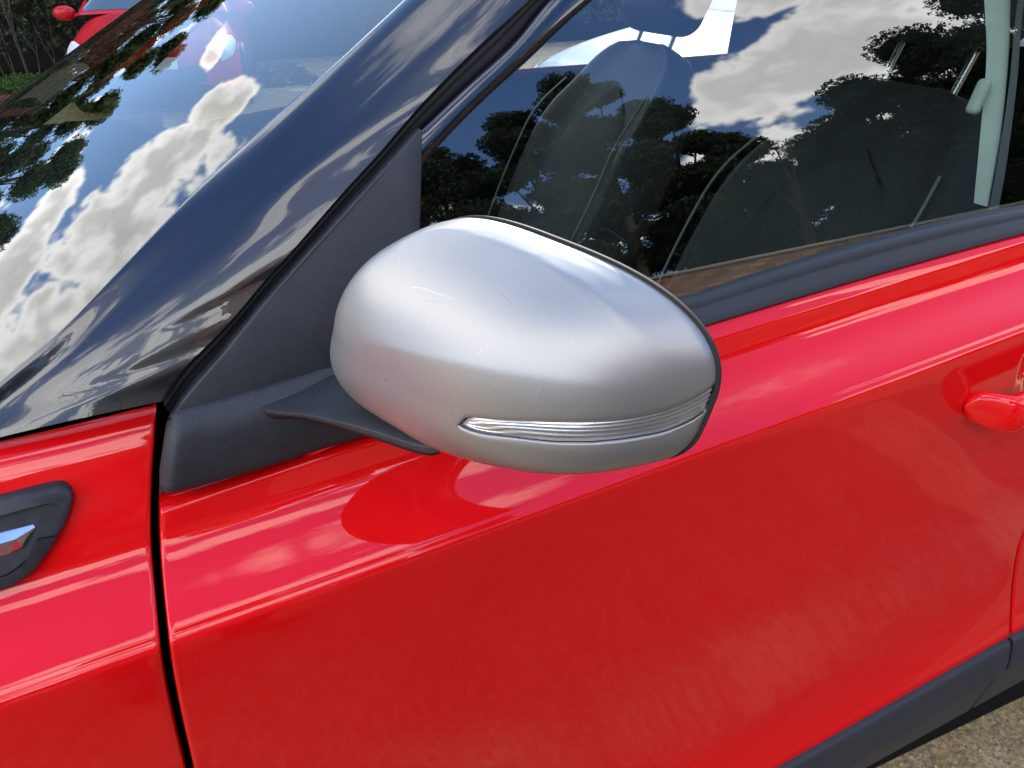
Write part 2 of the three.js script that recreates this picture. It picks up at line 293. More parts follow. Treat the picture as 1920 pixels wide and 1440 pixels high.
// vent badge on the wing
{
  const prism = (pts, depth, bevel) => { // outline points [x,y,z]; extruded along z, following each corner's own z by a plane fit z(y)
    const s = new THREE.Shape(pts.map((p) => new THREE.Vector2(p[0], p[1])));
    const g = new THREE.ExtrudeGeometry(s, { depth, bevelEnabled: bevel > 0, bevelSize: bevel, bevelThickness: bevel, bevelSegments: 3, curveSegments: 6 });
    const p = g.attributes.position; for (let i = 0; i < p.count; i++) p.setZ(i, p.getZ(i) + 0.7775 + (1.024 - p.getY(i)) * 0.445);
    return toCreasedNormals(g, 0.6);
  };
  const round = (pts) => new THREE.CatmullRomCurve3(pts.map((p) => V([p[0], p[1], 0])), true, 'catmullrom', 0.25).getPoints(70).map((p) => [p.x, p.y]);
  const outer = [[-0.18, 0.988], [-0.104, 0.994], [-0.066, 0.996], [-0.034, 0.997], [-0.027, 0.9955], [-0.0245, 0.992], [-0.0245, 0.987], [-0.033, 0.973], [-0.044, 0.961], [-0.057, 0.950], [-0.070, 0.944], [-0.079, 0.943], [-0.117, 0.939], [-0.18, 0.933]];
  const inner = outer.map(([x, y]) => [Math.max(-0.174, x - (x > -0.05 ? 0.0058 : 0.002)), y > 0.97 ? y - 0.0066 : y + 0.0055]);
  const s1 = new THREE.Shape(round(outer).map((p) => new THREE.Vector2(...p))); s1.holes.push(new THREE.Path(round(inner).map((p) => new THREE.Vector2(...p))));
  const g = new THREE.ExtrudeGeometry(s1, { depth: 0.0065, bevelEnabled: true, bevelSize: 0.0022, bevelOffset: -0.001, bevelThickness: 0.0022, bevelSegments: 4 });
  const pp = g.attributes.position; for (let i = 0; i < pp.count; i++) pp.setZ(i, pp.getZ(i) + 0.777 + (1.024 - pp.getY(i)) * 0.445);
  mesh('vent_surround', toCreasedNormals(g, 0.7), M.plastic, wing);
  mesh('vent_inset', prism(round(inner.map(([x, y]) => [x, y])), 0.0036, 0), M.plastic, wing);
  mesh('vent_slat', prism([[-0.095, 0.9865], [-0.0905, 0.9867], [-0.088, 0.972], [-0.0925, 0.972]], 0.005, 0.0004), M.rubber, wing);
  // faceted chrome dart
  const zf = (y, o) => 0.7775 + (1.024 - y) * 0.445 + o;
  const at3 = ([x, y], o) => [x, y, zf(y, o)];
  const a = [[-0.17, 0.974], [-0.108, 0.9753], [-0.071, 0.9762], [-0.0505, 0.9765], [-0.0495, 0.9745], [-0.054, 0.969], [-0.059, 0.9635], [-0.068, 0.962], [-0.074, 0.9615], [-0.112, 0.959], [-0.17, 0.956]].map((p) => at3(p, 0.0045));
  const ridge = [[-0.17, 0.970], [-0.108, 0.9715], [-0.071, 0.9725], [-0.0615, 0.973]].map((p) => at3(p, 0.0105));
  const tri = []; const T = (...p) => p.forEach((q) => tri.push(...q));
  for (let i = 0; i < 3; i++) T(a[i], ridge[i], ridge[i + 1], a[i], ridge[i + 1], a[i + 1]);
  T(a[3], ridge[3], a[4], a[4], ridge[3], a[5], a[5], ridge[3], a[6], a[6], ridge[3], a[7]);
  T(a[7], ridge[3], ridge[2], a[7], ridge[2], a[8], a[8], ridge[2], ridge[1], a[8], ridge[1], a[9], a[9], ridge[1], ridge[0], a[9], ridge[0], a[10]);
  const dg = new THREE.BufferGeometry(); dg.setAttribute('position', new THREE.Float32BufferAttribute(tri, 3)); dg.computeVertexNormals(); dg.setAttribute('uv', new THREE.Float32BufferAttribute(new Float32Array(tri.length / 3 * 2), 2));
  mesh('chrome_dart', dg, M.chrome, wing);
}

// door handle: a pull bar standing over the dished cup
{
  const N = 44, K = 20;
  const g = grid(K, N, (u, v) => {
    const x = 0.779 + 0.225 * v, e = Math.min(v, 1 - v) * 0.236, k = Math.sqrt(clamp01(1 - (1 - Math.min(1, e / 0.016)) ** 2)), a = u * 2 * Math.PI;
    const cy = 0.904 + (x - 0.785) * 0.16, zo = 0.874 + 0.034 * sstep(0, 0.028, e), c = Math.cos(a), s = Math.sin(a);
    return [x, cy + 0.02 * k * Math.sign(s) * Math.abs(s) ** 0.75, zo + 0.0115 * k * Math.sign(c) * Math.abs(c) ** 0.8];
  });
  mesh('door_handle', g, M.red, door);
}

// ---------------------------------------------------------------- greenhouse
function stripLoft(A, B, prof, n) { // prof: [t across, offset along the outward normal]
  const a = rail(A, n), b = rail(B, n), m = prof.length - 1;
  return grid(n, m, (u, v) => { const i = Math.round(u * n), [t, o] = prof[Math.round(v * m)], q = lerp3(a[i], b[i], t), nn = nG(q[1]); return [q[0] + nn[0] * o, q[1] + nn[1] * o, q[2] + nn[2] * o]; });
}
const sealL = [[0.048, 1.042, 0.791], [0.055, 1.051, 0.788], [0.070, 1.066, 0.785], [0.090, 1.080, 0.781], [0.106, 1.092, 0.778], [0.134, 1.115, 0.771], [0.151, 1.128, 0.768], [0.197, 1.164, 0.756], [0.228, 1.187, 0.748], [0.270, 1.220, 0.737], [0.317, 1.252, 0.724], [0.366, 1.283, 0.712], [0.451, 1.338, 0.687], [0.6, 1.425, 0.645]];
const sealR = [[0.050, 1.031, 0.789], [0.058, 1.038, 0.787], [0.072, 1.050, 0.785], [0.093, 1.066, 0.781], [0.123, 1.092, 0.774], [0.163, 1.124, 0.765], [0.214, 1.163, 0.753], [0.267, 1.202, 0.739], [0.305, 1.227, 0.730], [0.347, 1.253, 0.720], [0.385, 1.282, 0.708], [0.473, 1.338, 0.683], [0.625, 1.425, 0.64]];
const frameL = [[0.2645, 1.2005, 0.7405], ...sealR.slice(8)];
const frameR = [[0.250, 1.172, 0.753], [0.264, 1.183, 0.750], [0.300, 1.209, 0.741], [0.350, 1.241, 0.729], [0.394, 1.268, 0.718], [0.418, 1.281, 0.712], [0.510, 1.330, 0.691], [0.69, 1.42, 0.645]];
const glassL = [[0.251, 1.166, 0.749], [0.265, 1.177, 0.744], [0.307, 1.207, 0.733], [0.361, 1.241, 0.721], [0.425, 1.280, 0.705], [0.526, 1.330, 0.683], [0.705, 1.42, 0.64]];
mesh('pillar_seal', flip(stripLoft(sealL, sealR, [[-0.25, -0.02], [-0.05, -0.007], [0.12, -0.004], [0.3, -0.0015], [0.42, -0.0035], [0.6, -0.004], [0.85, -0.003], [1.1, -0.006], [1.3, -0.02]], 60)), M.rubber, car);
mesh('window_frame', flip(stripLoft(frameL, frameR, [[-0.02, -0.006], [0.0, 0.0002], [0.05, 0.0022], [0.3, 0.0035], [0.6, 0.0035], [0.9, 0.002], [1.0, 0.0005], [1.02, -0.004]], 60)), M.gloss, door);
mesh('glass_channel', flip(stripLoft(frameR, glassL, [[-0.1, -0.004], [0, 0.0005], [0.3, 0.001], [0.45, -0.0004], [0.8, -0.0006], [1, -0.001], [1.15, -0.006]], 60)), M.rubber, door);
{ // window pane, gently curved
  const xl = [[0.94, 0.222], [1.1, 0.240], [1.166, 0.248], [1.177, 0.262], [1.207, 0.303], [1.241, 0.357], [1.28, 0.421], [1.33, 0.521], [1.42, 0.7]];
  const g = flip(grid(60, 60, (u, v) => { const y = 0.955 + 0.465 * (1 - v), x = mixf(poly1(xl, y) - 0.003, 1.075, u), n = nG(y); return [x, y + n[1] * -0.004, zG(y) + n[2] * -0.004]; }));
  mesh('window_pane', g, M.glass, door);
}
{ // belt weather strip
  const top = (x) => q2([-0.1697, 0.3032, 0.9331], Math.min(x, 0.9)) + Math.max(0, x - 0.9) * 0.0;
  const yTop = (x) => (x < 0.5 ? mixf(Y.belt(x) + 0.022, 0.5 * 0.3032 - 0.25 * 0.1697 + 0.9331, sstep(0.2, 0.5, x)) : top(x));
  const prof = [[1, -0.014], [1.0, -0.004], [0.97, -0.001], [0.88, 0.0006], [0.7, 0.0012], [0.64, 0.0004], [0.58, 0.0014], [0.3, 0.004], [0.08, 0.0055], [0.0, 0.004], [-0.04, -0.002], [-0.04, -0.012]];
  mesh('weather_strip', flip(grid(80, prof.length - 1, (u, v) => { const x = 0.17 + 0.88 * u, [t, o] = prof[Math.round(v * (prof.length - 1))], yb = Y.belt(x), y = mixf(yb, yTop(x), t); return [x, y, mixf(0.799, 0.789, clamp01(t)) + o]; })), M.strip, door);
}
// sail panel in the front corner of the window, with the mirror arm growing out of it
const mirror = group('door_mirror', car);
{
  const out = [[0.032, 0.981], [0.035, 0.994], [0.046, 1.024], [0.050, 1.031], [0.059, 1.042], [0.072, 1.0535], [0.093, 1.070], [0.123, 1.096], [0.162, 1.127], [0.212, 1.165], [0.2615, 1.2025], [0.263, 1.201], [0.250, 1.137], [0.236, 1.070], [0.222, 0.9915], [0.164, 0.987], [0.081, 0.981]];
  const pts = []; out.forEach((a, i) => { const b = out[(i + 1) % out.length], n = Math.max(1, Math.ceil(Math.hypot(a[0] - b[0], a[1] - b[1]) / 0.012)); for (let k = 0; k < n; k++) pts.push(new THREE.Vector2(mixf(a[0], b[0], k / n), mixf(a[1], b[1], k / n))); });
  const g = new THREE.ExtrudeGeometry(new THREE.Shape(pts), { depth: 0.010, bevelEnabled: true, bevelSize: 0.0011, bevelOffset: -0.0011, bevelThickness: 0.0014, bevelSegments: 3 });
  const p = g.attributes.position, uv = g.attributes.uv; for (let i = 0; i < p.count; i++) { uv.setXY(i, p.getX(i) * 12, p.getY(i) * 12); p.setZ(i, p.getZ(i) + zG(p.getY(i)) - 0.0014); }
  mesh('sail_panel', toCreasedNormals(g, 0.5), M.plastic, mirror);
  const fold = rail([[0.049, 1.031, 0.800], [0.055, 1.037, 0.799], [0.081, 1.0395, 0.798], [0.118, 1.0425, 0.798], [0.166, 1.0475, 0.796], [0.215, 1.0515, 0.794]], 40);
  const ledge = rail([[0.047, 1.0275, 0.808], [0.055, 1.0295, 0.8085], [0.078, 1.030, 0.808], [0.115, 1.032, 0.808], [0.162, 1.036, 0.807], [0.212, 1.040, 0.805]], 40);
  const foot = rail([[0.0325, 0.984, 0.8155], [0.05, 0.9848, 0.8165], [0.081, 0.9862, 0.817], [0.133, 0.990, 0.816], [0.163, 0.992, 0.815], [0.218, 0.996, 0.814]], 40);
  const lowerPlate = grid(40, 16, (u, v) => {
    const i = Math.round(u * 40), j = Math.round(v * 16), f = fold[i], l = ledge[i], b = foot[i], e = 0.0075 * (1 - Math.min(1, u / 0.04)) ** 2;
    if (j === 0) return [f[0], f[1], f[2] - 0.004];
    if (j <= 5) { const q = lerp3(f, l, (j - 1) / 4); return [q[0], q[1], q[2] - e]; }
    if (j <= 13) { const t = (j - 5) / 8, q = lerp3(l, b, t), r = 0.0022 * Math.sin(Math.PI * Math.min(1, t * 1.0)) + 0.0016 * sstep(0, 0.12, t) * (1 - t); return [q[0], q[1], q[2] + r - e]; }
    return [b[0], b[1] - 0.001 * (j - 13), b[2] - 0.003 * (j - 13) ** 1.5 - e];
  });
  { const a = lowerPlate.attributes.uv, p3 = lowerPlate.attributes.position; for (let i = 0; i < a.count; i++) a.setXY(i, p3.getX(i) * 12, p3.getY(i) * 12); }
  mesh('sail_base', flip(lowerPlate), M.plastic, mirror);
  const inner = rail([[0.112, 1.0332, 0.8085], [0.122, 1.035, 0.808], [0.140, 1.0385, 0.808], [0.165, 1.045, 0.806], [0.190, 1.052, 0.82], [0.21, 1.062, 0.85], [0.215, 1.068, 0.90]], 40);
  const edge = rail([[0.113, 1.0322, 0.8115], [0.122, 1.0353, 0.824], [0.136, 1.0405, 0.842], [0.155, 1.046, 0.870], [0.173, 1.049, 0.896], [0.197, 1.0515, 0.930], [0.203, 1.056, 0.938]], 40);
  const ag = grid(40, 14, (u, v) => {
    const i = Math.round(u * 40), j = Math.round(v * 14), f = inner[i], e = edge[i], th = 0.0035 + 0.0045 * sstep(0.1, 0.8, u);
    if (j === 0) return [f[0], f[1] - 0.002, f[2] - 0.006];
    if (j <= 8) { const t = (j - 1) / 7, q = lerp3(f, e, t), h = 4 * t * (1 - t) * 0.004 * sstep(0, 0.5, u); return [q[0], q[1] - h * 0.4, q[2] - h * 0.2]; }
    if (j <= 11) { const a = (j - 8) / 3 * Math.PI * 0.75; return [e[0] + 0.0006 * Math.sin(a), e[1] - th * 0.5 * (1 - Math.cos(a)), e[2] + th * 0.28 * Math.sin(a)]; }
    const t = (j - 11) / 3, b = [e[0], e[1] - th * 0.85, e[2]], w = [f[0] + 0.004, f[1] - 0.02, 0.807];
    return lerp3(b, w, t);
  });
  const auv = ag.attributes.uv, ap = ag.attributes.position; for (let i = 0; i < ap.count; i++) auv.setXY(i, ap.getX(i) * 12, ap.getY(i) * 12 + ap.getZ(i) * 9);
  mesh('mirror_arm', flip(ag), M.plastic, mirror);
}

// ---------------------------------------------------------------- the door mirror
const MV = { c: [0.2659, 1.1186, 0.9451], yaw: 25.563, pitch: 5.503, roll: -5.502, a: 0.1108, b: 0.0617, k: -0.0265, n: 2.852, D: 0.0612, p: 2.68, cO: -0.0612, cU: -0.0375, k2: -0.0455, e: [-0.005, 0.1001, 0.0422, -0.006] };
const MF = (() => {
  const y = MV.yaw * D2R, p = MV.pitch * D2R, r = MV.roll * D2R;
  const F = new THREE.Vector3(-Math.cos(y) * Math.cos(p), Math.sin(p), Math.sin(y) * Math.cos(p)), O = new THREE.Vector3(Math.sin(y), 0, Math.cos(y)), U = O.clone().cross(F).negate();
  if (U.y < 0) U.negate();
  return { F, O: O.clone().multiplyScalar(Math.cos(r)).addScaledVector(U, Math.sin(r)), U: U.clone().multiplyScalar(Math.cos(r)).addScaledVector(O, -Math.sin(r)) };
})();
function mirrorLocal(th, g, d) { // point of the shell for a ring scale g and depth share d
  const { a, b, k, n, D, cO, cU, k2, e } = MV, c = Math.cos(th), s = Math.sin(th);
  let o = Math.sign(c) * Math.abs(c) ** (2 / n), u = Math.sign(s) * Math.abs(s) ** (2 / n);
  const m = 1 + e[0] * Math.cos(2 * th) + e[1] * Math.sin(2 * th) + e[2] * Math.cos(3 * th) + e[3] * Math.sin(3 * th);
  o *= m; u *= m; u = u * (1 - k * o) + k2 * o;
  return [a * o * g + cO * d, b * u * g + cU * d, D * d];
}
const mirrorWorld = (l) => new THREE.Vector3(...MV.c).addScaledVector(MF.O, l[0]).addScaledVector(MF.U, l[1]).addScaledVector(MF.F, l[2]);
function mirrorPoint(th, s, inset = 0) {
  const sa = s * Math.PI / 2, g = Math.cos(sa) ** (2 / MV.p), d = Math.sin(sa) ** (2 / MV.p), P0 = mirrorWorld(mirrorLocal(th, g, d));
  if (inset) {
    const h = 0.004, at = (t, q) => { const A = q * Math.PI / 2; return mirrorWorld(mirrorLocal(t, Math.cos(A) ** (2 / MV.p), Math.sin(A) ** (2 / MV.p))); };
    const n = at(th + 0.02, s).sub(at(th - 0.02, s)).cross(at(th, Math.min(0.99, s + h)).sub(at(th, Math.max(0.003, s - h)))).normalize();
    if (n.dot(P0.clone().sub(mirrorWorld([MV.cO * 0.4, MV.cU * 0.4, MV.D * 0.3]))) < 0) n.negate();
    P0.addScaledVector(n, -inset);
  }
  return [P0.x, P0.y, P0.z];
}
// the indicator slot: upper and lower edge (degrees round the shell) for each depth s
const S_TOP = [[0, 14], [0.013, 12.4], [0.046, 9.6], [0.109, 7.6], [0.209, 6.7], [0.339, 6.8], [0.506, 6.6], [0.678, 3.6], [0.72, 2.2], [0.74, 0.6], [0.753, -2.6], [0.77, -3.3], [1, -3.3]];
const S_BOT = [[0, 4.2], [0.008, 2.8], [0.02, 1.4], [0.071, 0.3], [0.159, 0.1], [0.285, 0], [0.406, -0.1], [0.577, -0.8], [0.703, -3.8], [0.74, -3.8], [0.753, -3.4], [0.77, -3.3], [1, -3.3]];
const S0 = 0.0025; // the silver shell starts just ahead of the black rim
{
  const N = 150, K = 130;
  const RIDGE = new THREE.CatmullRomCurve3([[0.200, 1.158, 0.868], [0.212, 1.167, 0.882], [0.228, 1.173, 0.896], [0.242, 1.174, 0.921], [0.253, 1.173, 0.943], [0.267, 1.168, 0.975], [0.278, 1.162, 1.001], [0.287, 1.152, 1.021], [0.294, 1.144, 1.033]].map(V)).getPoints(60);
  const LOW = new THREE.CatmullRomCurve3([[0.166, 1.11, 0.872], [0.183, 1.115, 0.912], [0.204, 1.12, 0.95], [0.231, 1.124, 0.987], [0.251, 1.126, 1.008], [0.271, 1.127, 1.026], [0.286, 1.131, 1.035]].map(V)).getPoints(60);
  const bump = (pts, q, h, w) => { let d = 9, k = 0; pts.forEach((p, i) => { const e = Math.hypot(p.x - q[0], p.y - q[1], p.z - q[2]); if (e < d) { d = e; k = i; } }); return h * Math.exp(-Math.hypot(d, 0.0017) / w) * sstep(0, 14, k) * (1 - 0.8 * sstep(36, 60, k)); };
  const ridge = (q) => bump(RIDGE, q, 0.0030, 0.011) + bump(LOW, q, 0.0013, 0.011);
  // silver cover, open along the slot
  const sAt = (v) => S0 + (1 - S0) * (1 - (1 - v) ** 1.25);
  const cov = grid(N, K, (u, v) => {
    const s = Math.min(0.9995, sAt(v)), t0 = smooth1(S_TOP, s), t1 = smooth1(S_BOT, s) + 360, open = s < 0.753;
    const w = u * (N) , f = N; let th, ins = 0;
    if (w < 2.5) { th = t0; ins = open ? [0.0045, 0.0012, 0.0002][Math.round(w)] : 0; th = t0 + (open ? [0, 0, 0.35][Math.round(w)] : 0.05 * Math.round(w)); }
    else if (w > f - 2.5) { const k = Math.round(f - w); ins = open ? [0.0045, 0.0012, 0.0002][k] : 0; th = t1 - (open ? [0, 0, 0.35][k] : 0.05 * k); }
    else { const q = (w - 2) / (f - 4); th = mixf(t0 + 0.35, t1 - 0.35, q + 0.06 * Math.sin(2 * Math.PI * q) * -0.0); }
    const back = v === 0 ? 0.0015 : 0;
    return mirrorPoint(th * D2R, s, ins + back - ridge(mirrorPoint(th * D2R, s)) * sstep(0.003, 0.06, s));
  }, 1, 1);
  const scr = canvasTex(2048, 1024, (c, w, h) => {
    c.fillStyle = '#9a9894'; c.fillRect(0, 0, w, h); const r = mulberry(91);
    for (let i = 0; i < 5000; i++) { const k = r() < 0.5 ? 255 : 90; c.fillStyle = `rgba(${k},${k},${k},${0.03 + 0.05 * r()})`; c.fillRect(r() * w, r() * h, 1 + r() * 2, 1 + r() * 2); }
    for (let i = 0; i < 330; i++) { const x = r() * w, y = r() * h * 0.75, L = 6 + r() ** 2 * 60, a = r() * 6.28; c.strokeStyle = `rgba(${r() < 0.75 ? '245,244,240' : '70,70,70'},${0.1 + r() * 0.4})`; c.lineWidth = 0.5 + r() * 1.0; c.beginPath(); c.moveTo(x, y); c.quadraticCurveTo(x + Math.cos(a) * L * 0.5 + r() * 6, y + Math.sin(a) * L * 0.5, x + Math.cos(a + 0.3) * L, y + Math.sin(a + 0.3) * L); c.stroke(); }
  }, true);
  M.silver.map = scr;
  mesh('mirror_cover', cov, M.silver, mirror);
  // indicator reflector and lens in the slot
  const sL = (v) => 0.006 + 0.743 * v;
  mesh('indicator_reflector', grid(40, 70, (u, v) => { const s = sL(v); return mirrorPoint(mixf(smooth1(S_TOP, s) + 0.15, smooth1(S_BOT, s) - 0.15, u) * D2R, s, 0.0030 + 0.0002 * Math.cos(u * Math.PI * 2 * 5) + 0.0008 * Math.abs(u - 0.45)); }, 1, 1), P({ color: rgb(0.66, 0.65, 0.66), metalness: 0.85, roughness: 0.27 }), mirror);
  for (const S of [S_TOP, S_BOT]) mesh('indicator_seal', tube(Array.from({ length: 40 }, (_, i) => { const q = 0.008 + 0.74 * i / 39; return mirrorPoint((smooth1(S, q)) * D2R, q, 0.0017); }), 0.0005, 90, 6), M.rubber, mirror);
  mesh('indicator_lens', grid(14, 70, (u, v) => { const s = sL(v), bulge = 0.0012 * Math.sin(u * Math.PI); return mirrorPoint(mixf(smooth1(S_TOP, s) - 0.12, smooth1(S_BOT, s) + 0.12, u) * D2R, s, 0.0011 - bulge); }, 1, 1), M.clear, mirror);
  // black housing behind the rim
  const ring = (v) => [[0.975, 0.006], [0.998, 0.012], [1.001, 0.002], [0.994, -0.04], [0.965, -0.11], [0.90, -0.24], [0.82, -0.38], [0.77, -0.44], [0.75, -0.40], [0.745, -0.2]][v];
  mesh('mirror_housing', grid(110, 9, (u, v) => { const [g, d] = ring(Math.round(v * 9)), l = mirrorLocal(u * 2 * Math.PI, g, 0); const P0 = mirrorWorld([l[0], l[1], d * MV.D]); return [P0.x, P0.y, P0.z]; }), M.rubber, mirror);
  mesh('mirror_glass', grid(60, 10, (u, v) => { const l = mirrorLocal(u * 2 * Math.PI, 0.75 * (1 - v * 0.999), 0), P0 = mirrorWorld([l[0], l[1], -0.018]); return [P0.x, P0.y, P0.z]; }), P({ color: rgb(0.8, 0.82, 0.84), metalness: 1, roughness: 0.01 }), mirror);
}

// ---------------------------------------------------------------- roof pillar, windscreen, bonnet, roof, far side
const WA = 30.5 * D2R, WN = [-Math.sin(WA), Math.cos(WA), 0], WE = [Math.cos(WA), Math.sin(WA), 0], WB = 0.085;
const WC = WN[0] * -0.075 + WN[1] * 1.06;
const wsrail = [[-0.19, 0.968, 0.772], [-0.114, 1.017, 0.761], [-0.076, 1.041, 0.757], [-0.053, 1.057, 0.750], [0.006, 1.094, 0.742], [0.055, 1.129, 0.725], [0.114, 1.171, 0.703], [0.158, 1.200, 0.692], [0.222, 1.241, 0.680], [0.286, 1.283, 0.665], [0.369, 1.339, 0.641], [0.62, 1.492, 0.575]];
const wsOff = (z) => WC + WB * (1 - (z / 0.7) ** 2);
function wsPoint(e, z, off = 0) { const n = wsOff(z) + off; return [WE[0] * e + WN[0] * n, WE[1] * e + WN[1] * n, z]; }
const nearW = rail(wsrail, 60).map((p) => [p[0] * WE[0] + p[1] * WE[1], p[2]]);
mesh('windscreen', grid(70, 60, (u, v) => { const [e, z] = nearW[Math.round(v * 60)]; return wsPoint(e, mixf(z - 0.002, -z + 0.002, u)); }), M.screen, car);
{ // printed black band under the edge of the screen
  const band = (s) => grid(8, 60, (u, v) => { const [e, z] = nearW[Math.round(v * 60)]; const zz = s * (z + 0.004 - (s > 0 ? 0.02 : 0.11) * u * (1.25 - 0.4 * v / 1)); return wsPoint(e, zz, -0.0035); });
  const head = grid(40, 6, (u, v) => { const [e, z] = nearW[60]; return wsPoint(e - 0.07 * v, mixf(z, -z, u), -0.0036); });
  const foot = grid(40, 6, (u, v) => { const [e, z] = nearW[0]; return wsPoint(e + 0.05 * v, mixf(z, -z, u), -0.0036); });
  mesh('screen_border', mergeGeometries([band(1), band(-1), head, foot]), M.voidm, car);
}
function pillarGeo(s) {
  const n = 90;
  const outer = rail(sealL.map((p) => { const q = nG(p[1]); return [p[0] - 0.0005, p[1] + q[1] * 0.002, p[2] + q[2] * 0.002]; }), n), inner = rail(wsrail.slice(1), n);
  const bez = (a, b, u, v) => { // rounded section: leaves along the side glass, rolls over a ridge and drops to the screen
    const dz = a[2] - b[2], k = sstep(0.0, 0.85, u);
    const c1 = [mixf(a[0], b[0], 0.74), mixf(a[1], b[1], 0.62) + 0.012, a[2] - dz * 0.2], c0 = [-0.064, 1.037, 0.7835];
    const c = [0, 1, 2].map((q) => mixf(c0[q], c1[q], k));
    const p = [0, 1, 2].map((q) => (1 - v) ** 2 * a[q] + 2 * v * (1 - v) * c[q] + v * v * b[q]);
    const h = 0.0075 * sstep(mixf(0.8, 0.45, sstep(0, 0.5, u)), 0.92, v) * Math.sqrt(clamp01(1 - (Math.max(0, v - 0.88) / 0.12) ** 2));
    return [p[0] - 0.5 * h, p[1] + 0.8 * h, p[2] + 0.33 * h];
  };
  const m2 = 44, vAt = (t) => (t < 0.6 ? t / 0.6 * 0.8 : 0.8 + 0.2 * (1 - (1 - (t - 0.6) / 0.4) ** 2));
  return grid(n, m2, (u, t) => { const i = Math.round(u * n), r = bez(outer[i], inner[i], u, vAt(t)); return [r[0], r[1] + 0.003 * (1 - sstep(0, 0.06, u)), r[2] * s]; });
}
mesh('roof_pillar', pillarGeo(1), M.gloss, car);
mesh('roof_pillar', flip(pillarGeo(-1)), M.gloss, car);
// roof, rear quarter and far side, bonnet
mesh('roof', mergeGeometries([
  grid(24, 30, (u, v) => { const x = mixf(0.58, 2.9, v), t = u * 2 - 1, w = 0.64, e = sstep(0, 0.12, v); return [x, 1.425 + (0.05 + 0.12 * e) * (1 - Math.abs(t) ** 3) + 0.01 * e, -w * t]; }),
  flip(grid(24, 30, (u, v) => { const x = mixf(0.58, 2.9, v), t = u * 2 - 1, w = 0.62, e = sstep(0, 0.12, v); return [x, 1.40 + (0.05 + 0.11 * e) * (1 - Math.abs(t) ** 3), -w * t]; })),
]), M.gloss, car);
for (const s of [1, -1]) mesh('window_header', grid(20, 4, (u, v) => { const y = 1.40 + 0.05 * v, x = mixf(0.55, 2.7, u); return [x, y, s * (zG(y) + 0.004)]; }), M.gloss, car);
mesh('bonnet', grid(24, 24, (u, v) => { const t = u * 2 - 1, x = mixf(-1.15, -0.34 + 0.16 * t * t, v); return [x, mixf(0.985, 1.018, Math.abs(t) ** 6) - 0.1 * (1 - v) ** 3 - 0.02 * (1 - v), 0.757 * -t]; }), M.red, car);
mesh('cowl', grid(20, 4, (u, v) => { const t = u * 2 - 1, x = -0.2 + 0.05 * v; return [x - 0.14 * (1 - t * t), 0.96 + 0.01 * v, 0.75 * t]; }), M.plastic, car);
// far side body: skin below the belt, glass above, posts
mesh('body_side', grid(60, 30, (u, v) => { const x = mixf(0.03, 2.9, u), s = doorSect(Math.min(1, x)); const p = s[Math.round(v * (s.length - 1))]; return [x, p[0] - 0.035, -p[1]]; }), M.red, car);
mesh('side_lining', grid(30, 8, (u, v) => { const x = mixf(0.05, 2.85, u), y = 0.3 + (Y.belt(Math.min(x, 0.9)) - 0.335) * v; return [x, y, -0.7 - 0.05 * v]; }), M.interior, car);
mesh('window_post', flip(grid(4, 10, (u, v) => { const y = 0.95 + 0.5 * v; return [mixf(1.70 - v * 0.06, 2.85, u), y, -zG(y) + 0.02]; })), M.interior, car);
// near lining and floor, dash, rear bulkhead
mesh('door_lining', grid(30, 10, (u, v) => { const x = mixf(0.1, 1.06, u), y = 0.35 + (Y.belt(x) - 0.005 - 0.35) * v; return [x, y, 0.73 + 0.03 * v - 0.03 * Math.sin(v * 3)]; }), M.interior, door);
mesh('cabin_floor', mergeGeometries([grid(6, 6, (u, v) => [mixf(-0.3, 2.8, u), 0.33, mixf(0.8, -0.8, v)]), grid(6, 6, (u, v) => [2.75, mixf(0.3, 1.0, u), mixf(0.8, -0.8, v)]), grid(6, 6, (u, v) => [-0.14, mixf(0.3, 0.98, u), mixf(0.74, -0.74, v)])]), M.interior, car);
mesh('dash_shelf', grid(24, 8, (u, v) => { const [e, z] = nearW[2], zz = mixf(z, -z, u), a = wsPoint(e - 0.01, zz, -0.008); return [mixf(a[0], 0.08, v), mixf(a[1], 0.985, Math.sqrt(v)), zz]; }), M.interior, car);
mesh('dashboard', grid(20, 14, (u, v) => { const a = v * Math.PI * 0.62; return [-0.12 + 0.36 * Math.sin(Math.min(a, 1.57)) - 0.1 * Math.max(0, a - 1.57), 0.99 + 0.02 * Math.sin(u * Math.PI) - 0.3 * (1 - Math.cos(a)) * 0.6, mixf(0.72, -0.72, u)]; }), M.interior, car);
mesh('tailgate_glass', grid(8, 8, (u, v) => [2.6 + 0.1 * (1 - v), 0.95 + 0.5 * v, mixf(0.7, -0.7, u)]), M.glass, car);
